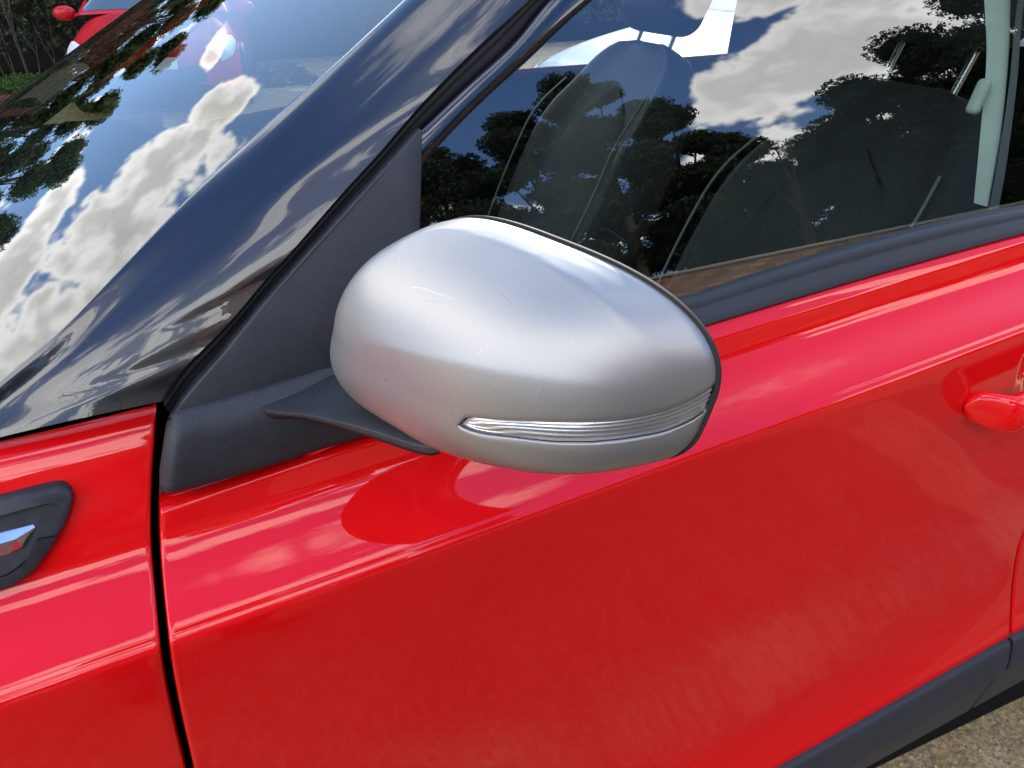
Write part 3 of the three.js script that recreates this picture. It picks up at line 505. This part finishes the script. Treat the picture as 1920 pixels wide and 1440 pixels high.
// near rear quarter glass and centre post with pale lining and belt
{
  const post = (x0, x1, w0, w1, zoff, b) => flip(grid(8, 14, (u, v) => { const y = mixf(1.02, 1.40, v), t = u * 2 - 1; return [mixf(x0, x1, v) + t * mixf(w0, w1, v), y, zG(y) - zoff + b * (1 - t * t)]; }));
  mesh('window_post', post(1.105, 1.05, 0.045, 0.045, 0.006, 0.006), M.gloss, rdoor);
  const slat = (L, R, mat, name, b) => { const a = rail(L, 20), c = rail(R, 20); mesh(name, flip(grid(8, 20, (u, v) => { const q = lerp3(a[20 - Math.round(v * 20)], c[20 - Math.round(v * 20)], u); return [q[0], q[1], q[2] + b * (1 - (u * 2 - 1) ** 2)]; })), mat, car); };
  slat([[0.995, 1.36, 0.566], [0.987, 1.257, 0.613], [0.987, 1.202, 0.634], [0.976, 1.117, 0.662], [0.971, 1.039, 0.682]], [[1.04, 1.36, 0.567], [1.028, 1.255, 0.614], [1.020, 1.200, 0.635], [1.007, 1.114, 0.663], [0.989, 1.034, 0.683]], M.pillartrim, 'post_lining', 0.012);
  slat([[1.045, 1.36, 0.60], [1.019, 1.245, 0.633], [1.005, 1.174, 0.659], [0.988, 1.089, 0.685], [0.978, 1.033, 0.699]], [[1.055, 1.36, 0.60], [1.030, 1.245, 0.633], [1.018, 1.173, 0.659], [1.004, 1.088, 0.685], [0.995, 1.031, 0.699]], M.belt, 'seat_belt', 0);
  mesh('belt_guide', (() => { const g = new RoundedBoxGeometry(0.013, 0.04, 0.016, 3, 0.006); g.rotateZ(-0.28); g.translate(0.966, 1.158, 0.655); return g; })(), M.pillartrim, car);
  mesh('window_pane', flip(grid(10, 20, (u, v) => { const y = mixf(1.0, 1.42, v); return [mixf(1.12, 2.4, u), y, zG(y) - 0.004]; })), M.glass, rdoor);
}
// seats
function seat(name, x0, z0, lift, insMat) {
  const s = group(name, car);
  const lean = 27 * D2R, up = [Math.sin(lean), Math.cos(lean)], fw = [-Math.cos(lean), Math.sin(lean)];
  const H = 0.62, N = 40, K = 48;
  const wAt = (h) => 0.235 + 0.03 * Math.sin(Math.min(1, h / 0.75) * 3.0) - 0.06 * sstep(0.66, 1.0, h);
  const P3 = (w, h, t) => [x0 + up[0] * h + fw[0] * t, 0.56 + up[1] * h + fw[1] * t, z0 + w];
  const front = (t) => 0.055 + 0.06 * sstep(0.5, 0.85, Math.abs(t)) * (1 - sstep(0.86, 1.0, Math.abs(t)) * 0.9);
  const tipf = (h) => Math.sqrt(clamp01(1 - (Math.max(0, h - 0.86) / 0.14) ** 2));
  const body = grid(K, N, (u, v) => {
    const h = v, a = u * 2 * Math.PI, c = Math.cos(a), sn = Math.sin(a), W = wAt(h) * (0.35 + 0.65 * tipf(h)), t = Math.sign(sn) * Math.abs(sn) ** 0.7;
    const depth = c > 0 ? front(t) * (1 - 0.55 * sstep(0.55, 0.95, h)) : 0.06; return P3(W * t, h * H, depth * Math.sign(c) * Math.abs(c) ** 0.55 * (0.3 + 0.7 * tipf(h)));
  });
  mesh('backrest', body, M.leather, s);
  const ins = grid(20, 26, (u, v) => { const e = Math.sqrt(clamp01(1 - v ** 5)), t = (u * 2 - 1) * 0.56 * (0.25 + 0.75 * e), h = 0.05 + 0.76 * v - 0.05 * v * v * (u * 2 - 1) ** 2; return P3(wAt(h) * t, h * H, front(t) * (1 - 0.55 * sstep(0.55, 0.95, h)) + 0.006 - 0.008 * Math.abs(u * 2 - 1) ** 6); });
  mesh('seat_insert', ins, insMat, s);
  for (const sd of [1, -1]) mesh('seat_piping', tube(Array.from({ length: 14 }, (_, i) => { const h = 0.04 + 0.74 * i / 13; return P3(wAt(h) * 0.83 * sd, h * H, front(0.83) * (1 - 0.55 * sstep(0.55, 0.95, h)) + 0.002); }), 0.0025, 40, 6), M.piping, s);
  const hc = P3(0, H + 0.1 + lift, 0.02), hr = new RoundedBoxGeometry(0.1, 0.16, 0.26, 5, 0.048); hr.rotateZ(-lean); hr.translate(...hc);
  mesh('headrest', hr, M.leather, s);
  for (const sd of [1, -1]) mesh('headrest_post', tube([P3(0.07 * sd, H - 0.04, 0), P3(0.07 * sd, H + 0.1 + lift, 0.01)], 0.006, 4, 8), M.chrome, s);
  mesh('cushion', box(0.5, 0.16, 0.5, x0 - 0.16, 0.5, z0, 0.06), M.leather, s);
  return s;
}
seat('driver_seat', 0.885, -0.36, 0, M.fabric);
seat('passenger_seat', 0.925, 0.36, 0.04, M.leather);

// ---------------------------------------------------------------- other parked cars
function hatchback(name, paint, label, x, y, z, turn, grp) {
  const g = group(name, scene); g.position.set(x, y, z); g.rotation.y = turn; g.userData = { label, category: 'car' };
  if (grp) g.userData.group = grp;
  // local axes: front towards +z, x across, y up; the nose is at z = 0
  const wS = [[0, 0.56], [0.06, 0.70], [0.2, 0.79], [0.5, 0.845], [1.0, 0.86], [2.6, 0.865], [3.4, 0.84], [3.8, 0.76], [3.95, 0.62]];
  const hS = [[0, 0.60], [0.05, 0.69], [0.15, 0.745], [0.4, 0.82], [0.8, 0.90], [1.05, 0.945], [1.6, 0.96], [3.0, 0.99], [3.7, 0.98], [3.95, 0.85]];
  const bodyPt = (s, phi, off = 0) => { // s metres from the nose, phi 0..1 across from one sill over the top to the other
    const w = smooth1(wS, s) + off, h = smooth1(hS, s) + off, a = Math.PI * phi, c = Math.cos(a), sn = Math.sin(a), yb = 0.22 + 0.08 * sstep(0.3, 0, s);
    const xx = Math.sign(c) * Math.abs(c) ** 0.42 * w, yy = yb + (h - yb) * Math.abs(sn) ** 0.5;
    return [xx * (1 - 0.06 * sstep(0.6, 1, (yy - yb) / (h - yb))), yy, -s];
  };
  const nose = (v) => 3.95 * (v < 0.5 ? 0.5 * (v / 0.5) ** 2 : 0.5 + 0.5 * (1 - (1 - (v - 0.5) / 0.5) ** 1.6));
  mesh('body', mergeGeometries([flip(grid(48, 60, (u, v) => bodyPt(nose(v), u))), grid(48, 6, (u, v) => { const p = bodyPt(0, u); return [p[0] * (1 - v), mixf(p[1], 0.42, v), 0.03 * v]; }), grid(48, 6, (u, v) => { const p = bodyPt(3.95, u); return [p[0] * (1 - v), mixf(p[1], 0.55, v), -3.95 - 0.03 * v]; })]), paint, g);
  // upper body: screen, roof and tail
  const rS = [[0.98, 0.93], [1.25, 1.10], [1.6, 1.31], [1.85, 1.415], [2.3, 1.46], [3.0, 1.45], [3.4, 1.38], [3.7, 1.15], [3.85, 0.96]];
  const cabPt = (s, phi, off = 0) => { const h = smooth1(rS, s) + off, t = clamp01((h - 0.93) / 0.5), a = Math.PI * phi, c = Math.cos(a), sn = Math.sin(a), wb = 0.80, wt = 0.56, yy = 0.9 + (h - 0.9) * Math.abs(sn) ** 0.34, w = mixf(wb, wt, clamp01((yy - 0.9) / 0.55)) + off * 0.7; return [Math.sign(c) * Math.abs(c) ** 0.36 * w * (0.96 + 0.04 * t), yy, -s - off * 0.4]; };
  mesh('cabin', flip(grid(48, 40, (u, v) => cabPt(mixf(0.98, 3.85, v), u))), paint, g);
  const gl = P({ color: rgb(0.012, 0.016, 0.016), roughness: 0.01, ior: 1.7, clearcoat: 1 });
  mesh('windscreen', flip(grid(24, 18, (u, v) => cabPt(mixf(1.03, 1.72, v), mixf(0.2, 0.8, u), 0.006))), gl, g);
  mesh('rear_window', flip(grid(20, 12, (u, v) => cabPt(mixf(3.45, 3.74, v), mixf(0.25, 0.75, u), 0.006))), gl, g);
  for (const sd of [0, 1]) for (const [a, b] of [[1.55, 2.3], [2.36, 3.2]]) mesh('side_window', (() => { const q = grid(14, 8, (u, v) => { const s = mixf(a, b, u), yl = 0.985, h = smooth1(rS, s), yt = Math.max(yl + 0.02, Math.min(1.37, h - 0.07)), yy = mixf(yl, yt, v), w = mixf(0.80, 0.56, clamp01((yy - 0.9) / 0.55)) + 0.008; return [(sd ? -1 : 1) * w, yy, -s]; }); return sd ? flip(q) : q; })(), gl, g);
  // lamps swept back along the corners
  for (const sd of [0, 1]) {
    const lampPt = (u, v, off) => { const s = mixf(0.05, 0.62, v), p0 = mixf(0.10, 0.15, v), p1 = mixf(0.30, 0.19, v ** 1.3), ph = mixf(p0, p1, u); return bodyPt(s, sd ? 1 - ph : ph, off); };
    const L = (off) => { const q = grid(10, 14, (u, v) => { const e = Math.min(1, 6 * Math.min(u, 1 - u)) * Math.min(1, 6 * Math.min(v, 1 - v)); return lampPt(u, v, off + 0.008 * e); }); return sd ? q : flip(q); };
    mesh('headlight', L(0.006), P({ color: rgb(0.6, 0.61, 0.6), metalness: 0.1, roughness: 0.5 }), g);
    const mg = new THREE.SphereGeometry(1, 24, 16); mg.scale(0.115, 0.075, 0.07); mg.translate((sd ? -1 : 1) * 0.93, 0.93, -1.3);
    const st = box(0.1, 0.035, 0.05, (sd ? -1 : 1) * 0.84, 0.905, -1.3, 0.015);
    mesh('wing_mirror', mergeGeometries([mg.toNonIndexed(), st]), paint, g);
    for (const wz of [-0.75, -3.2]) {
      const tyre = new THREE.LatheGeometry([[0.2, -0.1], [0.29, -0.1], [0.31, -0.07], [0.312, 0.07], [0.29, 0.1], [0.2, 0.1]].map((p) => new THREE.Vector2(...p)), 36); tyre.rotateZ(Math.PI / 2); tyre.translate((sd ? -1 : 1) * 0.79, 0.312, wz);
      const w = mesh('wheel', tyre, M.rubber, g);
      const rim = new THREE.CylinderGeometry(0.2, 0.2, 0.17, 24); rim.rotateZ(Math.PI / 2); rim.translate((sd ? -1 : 1) * 0.79, 0.312, wz); mesh('rim', rim, P({ color: rgb(0.4, 0.4, 0.41), metalness: 0.8, roughness: 0.4 }), w);
    }
  }
  mesh('grille', grid(20, 6, (u, v) => { const x = mixf(-0.5, 0.5, u); return [x, mixf(0.34, 0.5, v), 0.035 - 0.1 * x * x]; }), M.rubber, g);
  mesh('number_plate', box(0.52, 0.11, 0.012, 0, 0.53, 0.04, 0.004), P({ color: rgb(0.75, 0.75, 0.72), roughness: 0.4 }), g);
  return g;
}
const paint = (r, g, b) => P({ color: rgb(r, g, b), roughness: 0.5, specularIntensity: 0.2, clearcoat: 0.45, clearcoatRoughness: 0.08 });
hatchback('parked_car', paint(0.44, 0.008, 0.016), 'red hatchback parked nose forward before the dark hedge, top left', 0.04, -0.2, -7.7, -0.14);
hatchback('parked_car_001', paint(0.34, 0.37, 0.37), 'white car seen through the side windows beyond the seats', 2.15, 0, -2.75, -Math.PI / 2);
hatchback('parked_car_002', paint(0.02, 0.12, 0.42), 'blue car reflected low in the side window', 6.6, 0, 9.6, Math.PI, null);

// ---------------------------------------------------------------- planting
const leafGeo = (() => { // a small cluster of pointed leaves, each two bent faces
  const pos = [], uv = [], r = mulberry(5);
  for (let i = 0; i < 5; i++) {
    const q = new THREE.Object3D(); q.rotation.set(r() * 6.28, r() * 6.28, r() * 6.28); q.position.set((r() - 0.5) * 1.2, (r() - 0.5) * 1.2, (r() - 0.5) * 1.2); q.updateMatrix();
    const L = 0.75 + r() * 0.5, a = [0, 0, -L / 2], b = [0.26 * L, 0.07, 0], c = [0, 0, L / 2], d = [-0.26 * L, 0.07, 0];
    for (const t of [[a, b, c], [a, c, d]]) for (const p of t) { const v = V(p).applyMatrix4(q.matrix); pos.push(v.x, v.y, v.z); uv.push(0, 0); }
  }
  const g = new THREE.BufferGeometry(); g.setAttribute('position', new THREE.Float32BufferAttribute(pos, 3)); g.setAttribute('uv', new THREE.Float32BufferAttribute(uv, 2)); g.computeVertexNormals(); return g;
})();
const leafMat = new THREE.MeshPhysicalMaterial({ color: 0xffffff, roughness: 0.6, transmission: 0.35, thickness: 0, side: THREE.DoubleSide, specularIntensity: 0.5 });
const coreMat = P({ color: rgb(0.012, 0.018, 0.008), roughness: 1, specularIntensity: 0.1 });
const barkMat = P({ color: rgb(0.07, 0.05, 0.035), roughness: 0.95 });
function foliage(name, count, sample, size, tint, seed, parent) {
  const r = mulberry(seed), im = new THREE.InstancedMesh(leafGeo, leafMat, count), q = new THREE.Object3D(), c = new THREE.Color();
  im.name = name;
  for (let i = 0; i < count; i++) { const p = sample(r); q.position.set(p[0], p[1], p[2]); q.rotation.set(r() * 6.28, r() * 6.28, r() * 6.28); const s = size * (0.6 + 0.8 * r()); q.scale.setScalar(s); q.updateMatrix(); im.setMatrixAt(i, q.matrix); const k = 0.6 + 0.8 * r(); c.setRGB(tint[0] * k * (0.85 + 0.3 * r()), tint[1] * k, tint[2] * k); im.setColorAt(i, c); }
  im.castShadow = im.receiveShadow = true; parent.add(im); if (parent !== scene) im.userData.kind = 'stuff'; return im;
}
function limb(a, b, r0, r1) { const d = V(b).sub(V(a)), L = d.length(), g = new THREE.CylinderGeometry(r1, r0, L, 7, 1); g.translate(0, L / 2, 0); g.applyQuaternion(new THREE.Quaternion().setFromUnitVectors(new THREE.Vector3(0, 1, 0), d.normalize())); g.translate(...a); return g; }
function tree(name, label, x, z, h, rad, count, tint, seed, grp, sparse) {
  const t = group(name, scene); t.position.set(x, groundY(x, z), z); t.userData = { label, category: 'tree' }; if (grp) t.userData.group = grp;
  const r = mulberry(seed), lobes = [], limbs = [limb([0, -0.1, 0], [0.05, h * 0.35, 0.03], 0.06 * Math.sqrt(h), 0.042 * Math.sqrt(h)), limb([0.05, h * 0.35, 0.03], [0, h * 0.75, 0], 0.042 * Math.sqrt(h), 0.02)];
  const n = sparse ? 9 : 15;
  for (let i = 0; i < n; i++) {
    const a = i * 2.4 + r(), f = i / (n - 1), y = h * (0.26 + 0.66 * f) , rr = rad * (0.35 + 0.65 * Math.sin(Math.PI * (0.2 + 0.72 * f))) * (0.55 + 0.35 * r());
    const c = [Math.cos(a) * rr * (f > 0.93 ? 0.15 : 0.75), y, Math.sin(a) * rr * (f > 0.93 ? 0.15 : 0.75)], s = rad * (0.38 + 0.2 * r()) * (1 - 0.35 * f);
    lobes.push([c, s]); limbs.push(limb([0, y * 0.7, 0], c, 0.035, 0.008));
    for (let k = 0; k < 4; k++) limbs.push(limb(c, [c[0] + (r() - 0.5) * s * 1.9, c[1] + (r() - 0.3) * s * 1.2, c[2] + (r() - 0.5) * s * 1.9], 0.012, 0.003));
  }
  mesh('trunk', mergeGeometries(limbs), barkMat, t);
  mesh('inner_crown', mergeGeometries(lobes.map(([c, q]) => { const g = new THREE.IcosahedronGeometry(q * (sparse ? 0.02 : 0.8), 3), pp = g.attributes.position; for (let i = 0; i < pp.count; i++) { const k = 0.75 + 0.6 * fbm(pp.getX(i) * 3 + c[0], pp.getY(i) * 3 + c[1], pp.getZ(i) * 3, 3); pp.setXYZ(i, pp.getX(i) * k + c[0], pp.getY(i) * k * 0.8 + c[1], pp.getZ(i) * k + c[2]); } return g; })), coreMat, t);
  foliage('crown', count, (q) => { const [c, s] = lobes[Math.floor(q() * n)], a = q() * 6.283, b = Math.acos(2 * q() - 1), d = s * (sparse ? q() : 0.35 + 0.75 * Math.sqrt(q())) * (0.8 + 0.5 * fbm(Math.cos(a) * 2 + c[0], b * 2, c[2], 2)); return [c[0] + Math.sin(b) * Math.cos(a) * d, c[1] + Math.cos(b) * d * 0.8, c[2] + Math.sin(b) * Math.sin(a) * d]; }, sparse ? 0.04 : 0.058, tint, seed + 1, t);
  return t;
}
const at = (az, D, x = 0.5, z = 0.75) => [x + D * Math.sin(az * D2R), z + D * Math.cos(az * D2R)];
const TREES = [ // azimuth, distance, top elevation, spread in degrees, label
  [-38, 13, 24, 9], [-22, 12, 27, 9], [-8, 12.5, 25, 8], [6, 12, 24, 8], [17, 12, 25, 6], [24.5, 11.5, 27.5, 5], [30, 11.5, 30.5, 5], [35, 12, 25, 4.5], [39, 13, 18.5, 4.5], [45, 13.5, 15.5, 4.5], [49, 12.5, 20.5, 4.8], [54, 12, 23.5, 5.5], [60, 11.5, 26, 6.5], [70, 12, 27, 8], [84, 13, 24, 9], [100, 14, 22, 9],
];
TREES.forEach(([az, D, el, sp], i) => {
  const [x, z] = at(az, D), h = 1.15 + D * Math.tan(el * D2R), rad = D * Math.tan(sp * D2R) * 1.15;
  tree('dark_tree' + (i ? '_' + String(i).padStart(3, '0') : ''), 'dark leafy tree in the row mirrored in the side window', x, z, h, rad, Math.round(9500 + rad * 4200), [0.035, 0.06, 0.018], 100 + i * 7, 'trees mirrored in the side window');
});
{ const [x, z] = at(42.3, 11.5); tree('bare_tree', 'small thin twiggy tree mirrored between the darker trees', x, z, 1.15 + 11.5 * Math.tan(16.5 * D2R), 0.75, 700, [0.05, 0.055, 0.03], 900, null, true); }
// far row beyond the hedge
const BACK = [[-118, 17, 15], [-127, 16, 18], [-135, 15, 17], [-142, 14.5, 17.5], [-149, 14, 16.5], [-155, 14, 18.5], [-161, 14, 18], [-166.5, 14, 20.5], [-172, 14, 20], [-178, 14.5, 19], [175, 15, 20], [167, 15, 18], [158, 16, 20], [147, 17, 18]];
BACK.forEach(([az, D, el], i) => {
  const [x, z] = at(az, D, 0.1, 0.5), h = 1.2 + D * Math.tan(el * D2R), rad = D * 0.085;
  tree('hedgerow_tree' + (i ? '_' + String(i).padStart(3, '0') : ''), 'green hedgerow tree behind the hedge, mirrored in the windscreen', x, z, h, rad, 7000, [0.10, 0.16, 0.035], 400 + i * 7, 'hedgerow trees mirrored in the windscreen');
});
// hedge behind the red hatchback
{
  const hd = group('hedge', scene); hd.position.set(0, -0.2, -12.2); hd.userData = { label: 'overgrown dark green hedge behind the parked red hatchback', category: 'hedge' };
  const prof = (x) => 2.5 + 0.7 * fbm(x * 0.5, 1, 2, 3);
  foliage('hedge_leaves', 42000, (q) => { const x = -13 + 24 * q(), H = prof(x), y = H * (0.12 + 0.88 * Math.pow(q(), 0.8)), lump = 0.55 * (fbm(x * 1.1, y * 1.3, 5, 3) - 0.45), front = q() < 0.72; return [x, y, (front ? 0.9 + lump * 1.6 - 0.5 * (y / H) ** 2 - 0.5 * q() ** 2 : (q() - 0.5) * 1.6)]; }, 0.055, [0.06, 0.075, 0.028], 77, hd);
  const r = mulberry(31), tw = []; for (let i = 0; i < 60; i++) { const x = -9 + 8 * r(), z = 0.5 + 0.8 * r(), a = [x, 0, z], b = [x + (r() - 0.5) * 0.5, 0.5 + 1.5 * r(), z + (r() - 0.3) * 0.4]; tw.push(limb(a, b, 0.006, 0.002)); tw.push(limb(lerp3(a, b, 0.6), [b[0] + (r() - 0.5) * 0.5, b[1] + 0.2 * r(), b[2] + 0.3 * r()], 0.005, 0.002)); }
  mesh('hedge_stems', mergeGeometries(tw), P({ color: rgb(0.13, 0.1, 0.07), roughness: 0.9 }), hd);
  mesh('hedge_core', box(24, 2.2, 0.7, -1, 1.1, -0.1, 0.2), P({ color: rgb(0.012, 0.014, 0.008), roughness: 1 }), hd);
}
{ // dead leaves and grass along the hedge foot
  const im = foliage('leaf_litter', 7000, (q) => { const x = -6 + 8 * q(), z = -11.6 + 2.4 * q() ** 0.7; return [x, groundY(x, z) + 0.02, z]; }, 0.035, [0.15, 0.085, 0.04], 88, scene);
  im.userData = { label: 'brown dead leaves along the foot of the hedge', category: 'leaf litter', kind: 'stuff' };
  const g2 = foliage('grass', 6000, (q) => { const x = -7 + 6 * q(), z = -11.3 + 1.2 * q(); return [x, groundY(x, z) + 0.05 + 0.1 * q() * fbm(x * 2, z * 2, 1, 2), z]; }, 0.04, [0.07, 0.13, 0.02], 89, scene);
  g2.userData = { label: 'rough green weeds in front of the hedge', category: 'grass', kind: 'stuff' };
}
// brick boundary wall opposite
{
  const w = group('brick_wall', scene); w.userData = { label: 'low brown brick boundary wall mirrored at the foot of the window', category: 'wall' };
  const tex = canvasTex(512, 512, (c, W, H) => { const r = mulberry(8); c.fillStyle = '#8a7a66'; c.fillRect(0, 0, W, H); for (let j = 0; j < 16; j++) for (let i = -1; i < 8; i++) { const k = 0.8 + 0.35 * r(); c.fillStyle = `rgb(${190 * k | 0},${142 * k | 0},${108 * k | 0})`; c.fillRect(i * 64 + (j % 2) * 32 + 2, j * 32 + 2, 59, 27); } }, true);
  tex.repeat.set(14, 1);
  mesh('wall_face', box(26, 1.5, 0.22, 0, 0.75, 0, 0.01), P({ map: tex, roughness: 0.9 }), w);
  mesh('coping', box(26.1, 0.07, 0.3, 0, 1.535, 0, 0.02), P({ color: rgb(0.5, 0.42, 0.33), roughness: 0.9 }), w);
  const [x, z] = at(46, 10.6); w.position.set(x, 0, z); w.rotation.y = 46 * D2R * 0.9;
}

// ---------------------------------------------------------------- the person taking the picture, seen only as a reflection in the paint
{
  const C = camera.position.clone(), R = new THREE.Vector3(), U = new THREE.Vector3(), B = new THREE.Vector3(); new THREE.Matrix4().makeRotationFromQuaternion(camera.quaternion).extractBasis(R, U, B);
  const rh = R.clone().setY(0).normalize(), bh = B.clone().setY(0).normalize();
  const L = (r, y, b) => new THREE.Vector3(C.x, 0, C.z).addScaledVector(rh, r).addScaledVector(bh, b).setY(y);
  const H = (r, u, b) => C.clone().addScaledVector(R, r + 0.02).addScaledVector(U, u).addScaledVector(B, b);
  const cap = (p, a, b, ra, rb) => { const dx = b.x - a.x, dy = b.y - a.y, dz = b.z - a.z, t = clamp01(((p.x - a.x) * dx + (p.y - a.y) * dy + (p.z - a.z) * dz) / (dx * dx + dy * dy + dz * dz + 1e-9)); return Math.hypot(p.x - a.x - dx * t, p.y - a.y - dy * t, p.z - a.z - dz * t) - (ra + (rb - ra) * t); };
  function march(bones, k, lo, hi, cell) {
    const size = Math.max(hi.x - lo.x, hi.y - lo.y, hi.z - lo.z), n = Math.ceil(size / cell) + 2, nx = Math.ceil((hi.x - lo.x) / cell) + 2, nz = Math.ceil((hi.z - lo.z) / cell) + 2, f = (x, y, z) => { let d = 9; const p = { x, y, z }; for (const q of bones) { const e = cap(p, q[0], q[1], q[2], q[3]), h = Math.max(0, k - Math.abs(d - e)) / k; d = Math.min(d, e) - h * h * k * 0.25; } return d; };
    const mc = new MarchingCubes(n, new THREE.MeshBasicMaterial(), false, false, 160000); mc.isolation = 0; mc.field.fill(-1);
    for (let z = 0; z < Math.min(n, nz); z++) for (let y = 0; y < n; y++) for (let x = 0; x < Math.min(n, nx); x++) mc.field[x + y * n + z * n * n] = -f(lo.x + x * cell, lo.y + y * cell, lo.z + z * cell);
    mc.update();
    const c = mc.count, pos = new Float32Array(mc.positionArray.slice(0, c * 3)), nor = new Float32Array(mc.normalArray.slice(0, c * 3)), half = n / 2;
    for (let i = 0; i < c; i++) { pos[i * 3] = lo.x + (pos[i * 3] * half + half) * cell; pos[i * 3 + 1] = lo.y + (pos[i * 3 + 1] * half + half) * cell; pos[i * 3 + 2] = lo.z + (pos[i * 3 + 2] * half + half) * cell; }
    const g = new THREE.BufferGeometry(); g.setAttribute('position', new THREE.BufferAttribute(pos, 3)); g.setAttribute('normal', new THREE.BufferAttribute(nor, 3)); return g;
  }
  const bones = [], head = [], bz = 0.46;
  const add = (l, a, b, ra, rb) => l.push([a, b, ra, rb]);
  add(bones, L(0, 0.98, bz), L(0, 1.18, bz), 0.14, 0.135); add(bones, L(-0.05, 1.2, bz), L(-0.07, 1.36, bz - 0.01), 0.125, 0.12); add(bones, L(0.05, 1.2, bz), L(0.07, 1.36, bz - 0.01), 0.125, 0.12); add(bones, L(0, 1.4, bz), L(0, 1.52, bz - 0.03), 0.075, 0.056);
  for (const s of [-1, 1]) {
    add(bones, L(0.09 * s, 0.94, bz), L(0.11 * s, 0.5, bz - 0.02), 0.098, 0.065); add(bones, L(0.11 * s, 0.5, bz - 0.02), L(0.12 * s, 0.1, bz + 0.02), 0.062, 0.045); add(bones, L(0.12 * s, 0.05, bz + 0.05), L(0.145 * s, 0.035, bz - 0.15), 0.045, 0.036);
    const wr = H(0.125 * s, -0.045, 0.055), el = L(0.27 * s, 1.13, 0.33);
    add(bones, L(0.1 * s, 1.41, bz), L(0.19 * s, 1.40, bz), 0.085, 0.072); add(bones, L(0.19 * s, 1.40, bz), el, 0.066, 0.052); add(bones, el, wr, 0.05, 0.034);
  }
  const body = march(bones, 0.05, L(0, 0, 0.46).add(new THREE.Vector3(-0.62, -0.03, -0.62)), L(0, 1.6, 0.46).add(new THREE.Vector3(0.62, 0.05, 0.62)), 0.013);
  const hc = (r, y, b) => L(r, y, b);
  add(head, hc(0, 1.66, 0.43), hc(0, 1.645, 0.395), 0.088, 0.078); add(head, hc(0, 1.6, 0.385), hc(0, 1.56, 0.36), 0.06, 0.036); add(head, hc(0, 1.625, 0.318), hc(0, 1.598, 0.303), 0.009, 0.014); add(head, hc(0, 1.57, 0.42), hc(0, 1.49, 0.44), 0.055, 0.056);
  for (const s of [-1, 1]) { add(head, hc(0.083 * s, 1.635, 0.415), hc(0.088 * s, 1.6, 0.42), 0.012, 0.009); add(head, hc(0.03 * s, 1.642, 0.332), hc(0.05 * s, 1.64, 0.338), 0.012, 0.012); }
  add(head, hc(-0.02, 1.568, 0.322), hc(0.02, 1.568, 0.322), 0.008, 0.008);
  const headG = march(head, 0.02, hc(0, 1.46, 0.43).add(new THREE.Vector3(-0.16, 0, -0.16)), hc(0, 1.78, 0.43).add(new THREE.Vector3(0.16, 0, 0.16)), 0.0055);
  const parts = [body, headG];
  for (const s of [-1, 1]) { // fingers round the ends of the phone, thumb on its screen
    const h = [], w = H(0.125 * s, -0.045, 0.055), k0 = H(0.104 * s, -0.012, 0.03);
    add(h, w, k0, 0.03, 0.026); add(h, H(0.108 * s, 0.02, 0.022), H(0.106 * s, -0.035, 0.03), 0.018, 0.018);
    [0.03, 0.011, -0.008, -0.026].forEach((u, i) => { const l = [0.02, 0.024, 0.022, 0.016][i]; add(h, H(0.106 * s, u * 0.8, 0.024), H(0.1 * s, u, 0.002), 0.0095, 0.009); add(h, H(0.1 * s, u, 0.002), H((0.094 - l * 0.4) * s, u + 0.002, -0.006), 0.009, 0.0085); add(h, H((0.094 - l * 0.4) * s, u + 0.002, -0.006), H((0.094 - l * 1.5) * s, u + 0.003, -0.008), 0.0085, 0.0075); });
    add(h, H(0.108 * s, -0.03, 0.034), H(0.094 * s, -0.012, 0.03), 0.014, 0.011); add(h, H(0.094 * s, -0.012, 0.03), H(0.066 * s, 0.004, 0.02), 0.0105, 0.0085);
    parts.push(march(h, 0.006, w.clone().add(new THREE.Vector3(-0.13, -0.1, -0.13)), w.clone().add(new THREE.Vector3(0.13, 0.14, 0.13)), 0.0034));
  }
  const person = group('person', scene); person.userData = { label: 'person in a dark jacket holding up a phone, mirrored in the red paint', category: 'person' };
  const g = mergeGeometries(parts), p = g.attributes.position, col = [];
  for (let i = 0; i < p.count; i++) {
    const v = new THREE.Vector3().fromBufferAttribute(p, i), y = v.y, dC = v.distanceTo(C), rb = v.clone().sub(new THREE.Vector3(C.x, 0, C.z)).dot(bh);
    let c = [0.035, 0.026, 0.024];
    if (dC < 0.165 && y > 1.2) c = [0.42, 0.24, 0.17]; else if (y > 1.5 && dC > 0.2) c = (y > 1.70 || rb > 0.44 && y > 1.56) ? [0.03, 0.02, 0.014] : [0.42, 0.24, 0.17]; else if (y < 0.095) c = [0.02, 0.02, 0.022]; else if (y < 0.93) c = [0.022, 0.028, 0.05];
    col.push(...c);
  }
  g.setAttribute('color', new THREE.Float32BufferAttribute(col, 3));
  mesh('body', g, P({ vertexColors: true, roughness: 0.8 }), person);
  const ph = new RoundedBoxGeometry(0.16, 0.075, 0.008, 4, 0.0039); ph.applyMatrix4(new THREE.Matrix4().makeBasis(R, U, B).setPosition(H(0, -0.02, 0.009)));
  const phone = mesh('phone', ph, P({ color: rgb(0.01, 0.01, 0.012), roughness: 0.15 }), scene); phone.userData = { label: 'slim black phone held sideways by the mirrored person', category: 'phone' };
}

scene.traverse((o) => { if (o.isMesh) { o.castShadow = true; o.receiveShadow = true; } });
renderer.render(scene, camera);
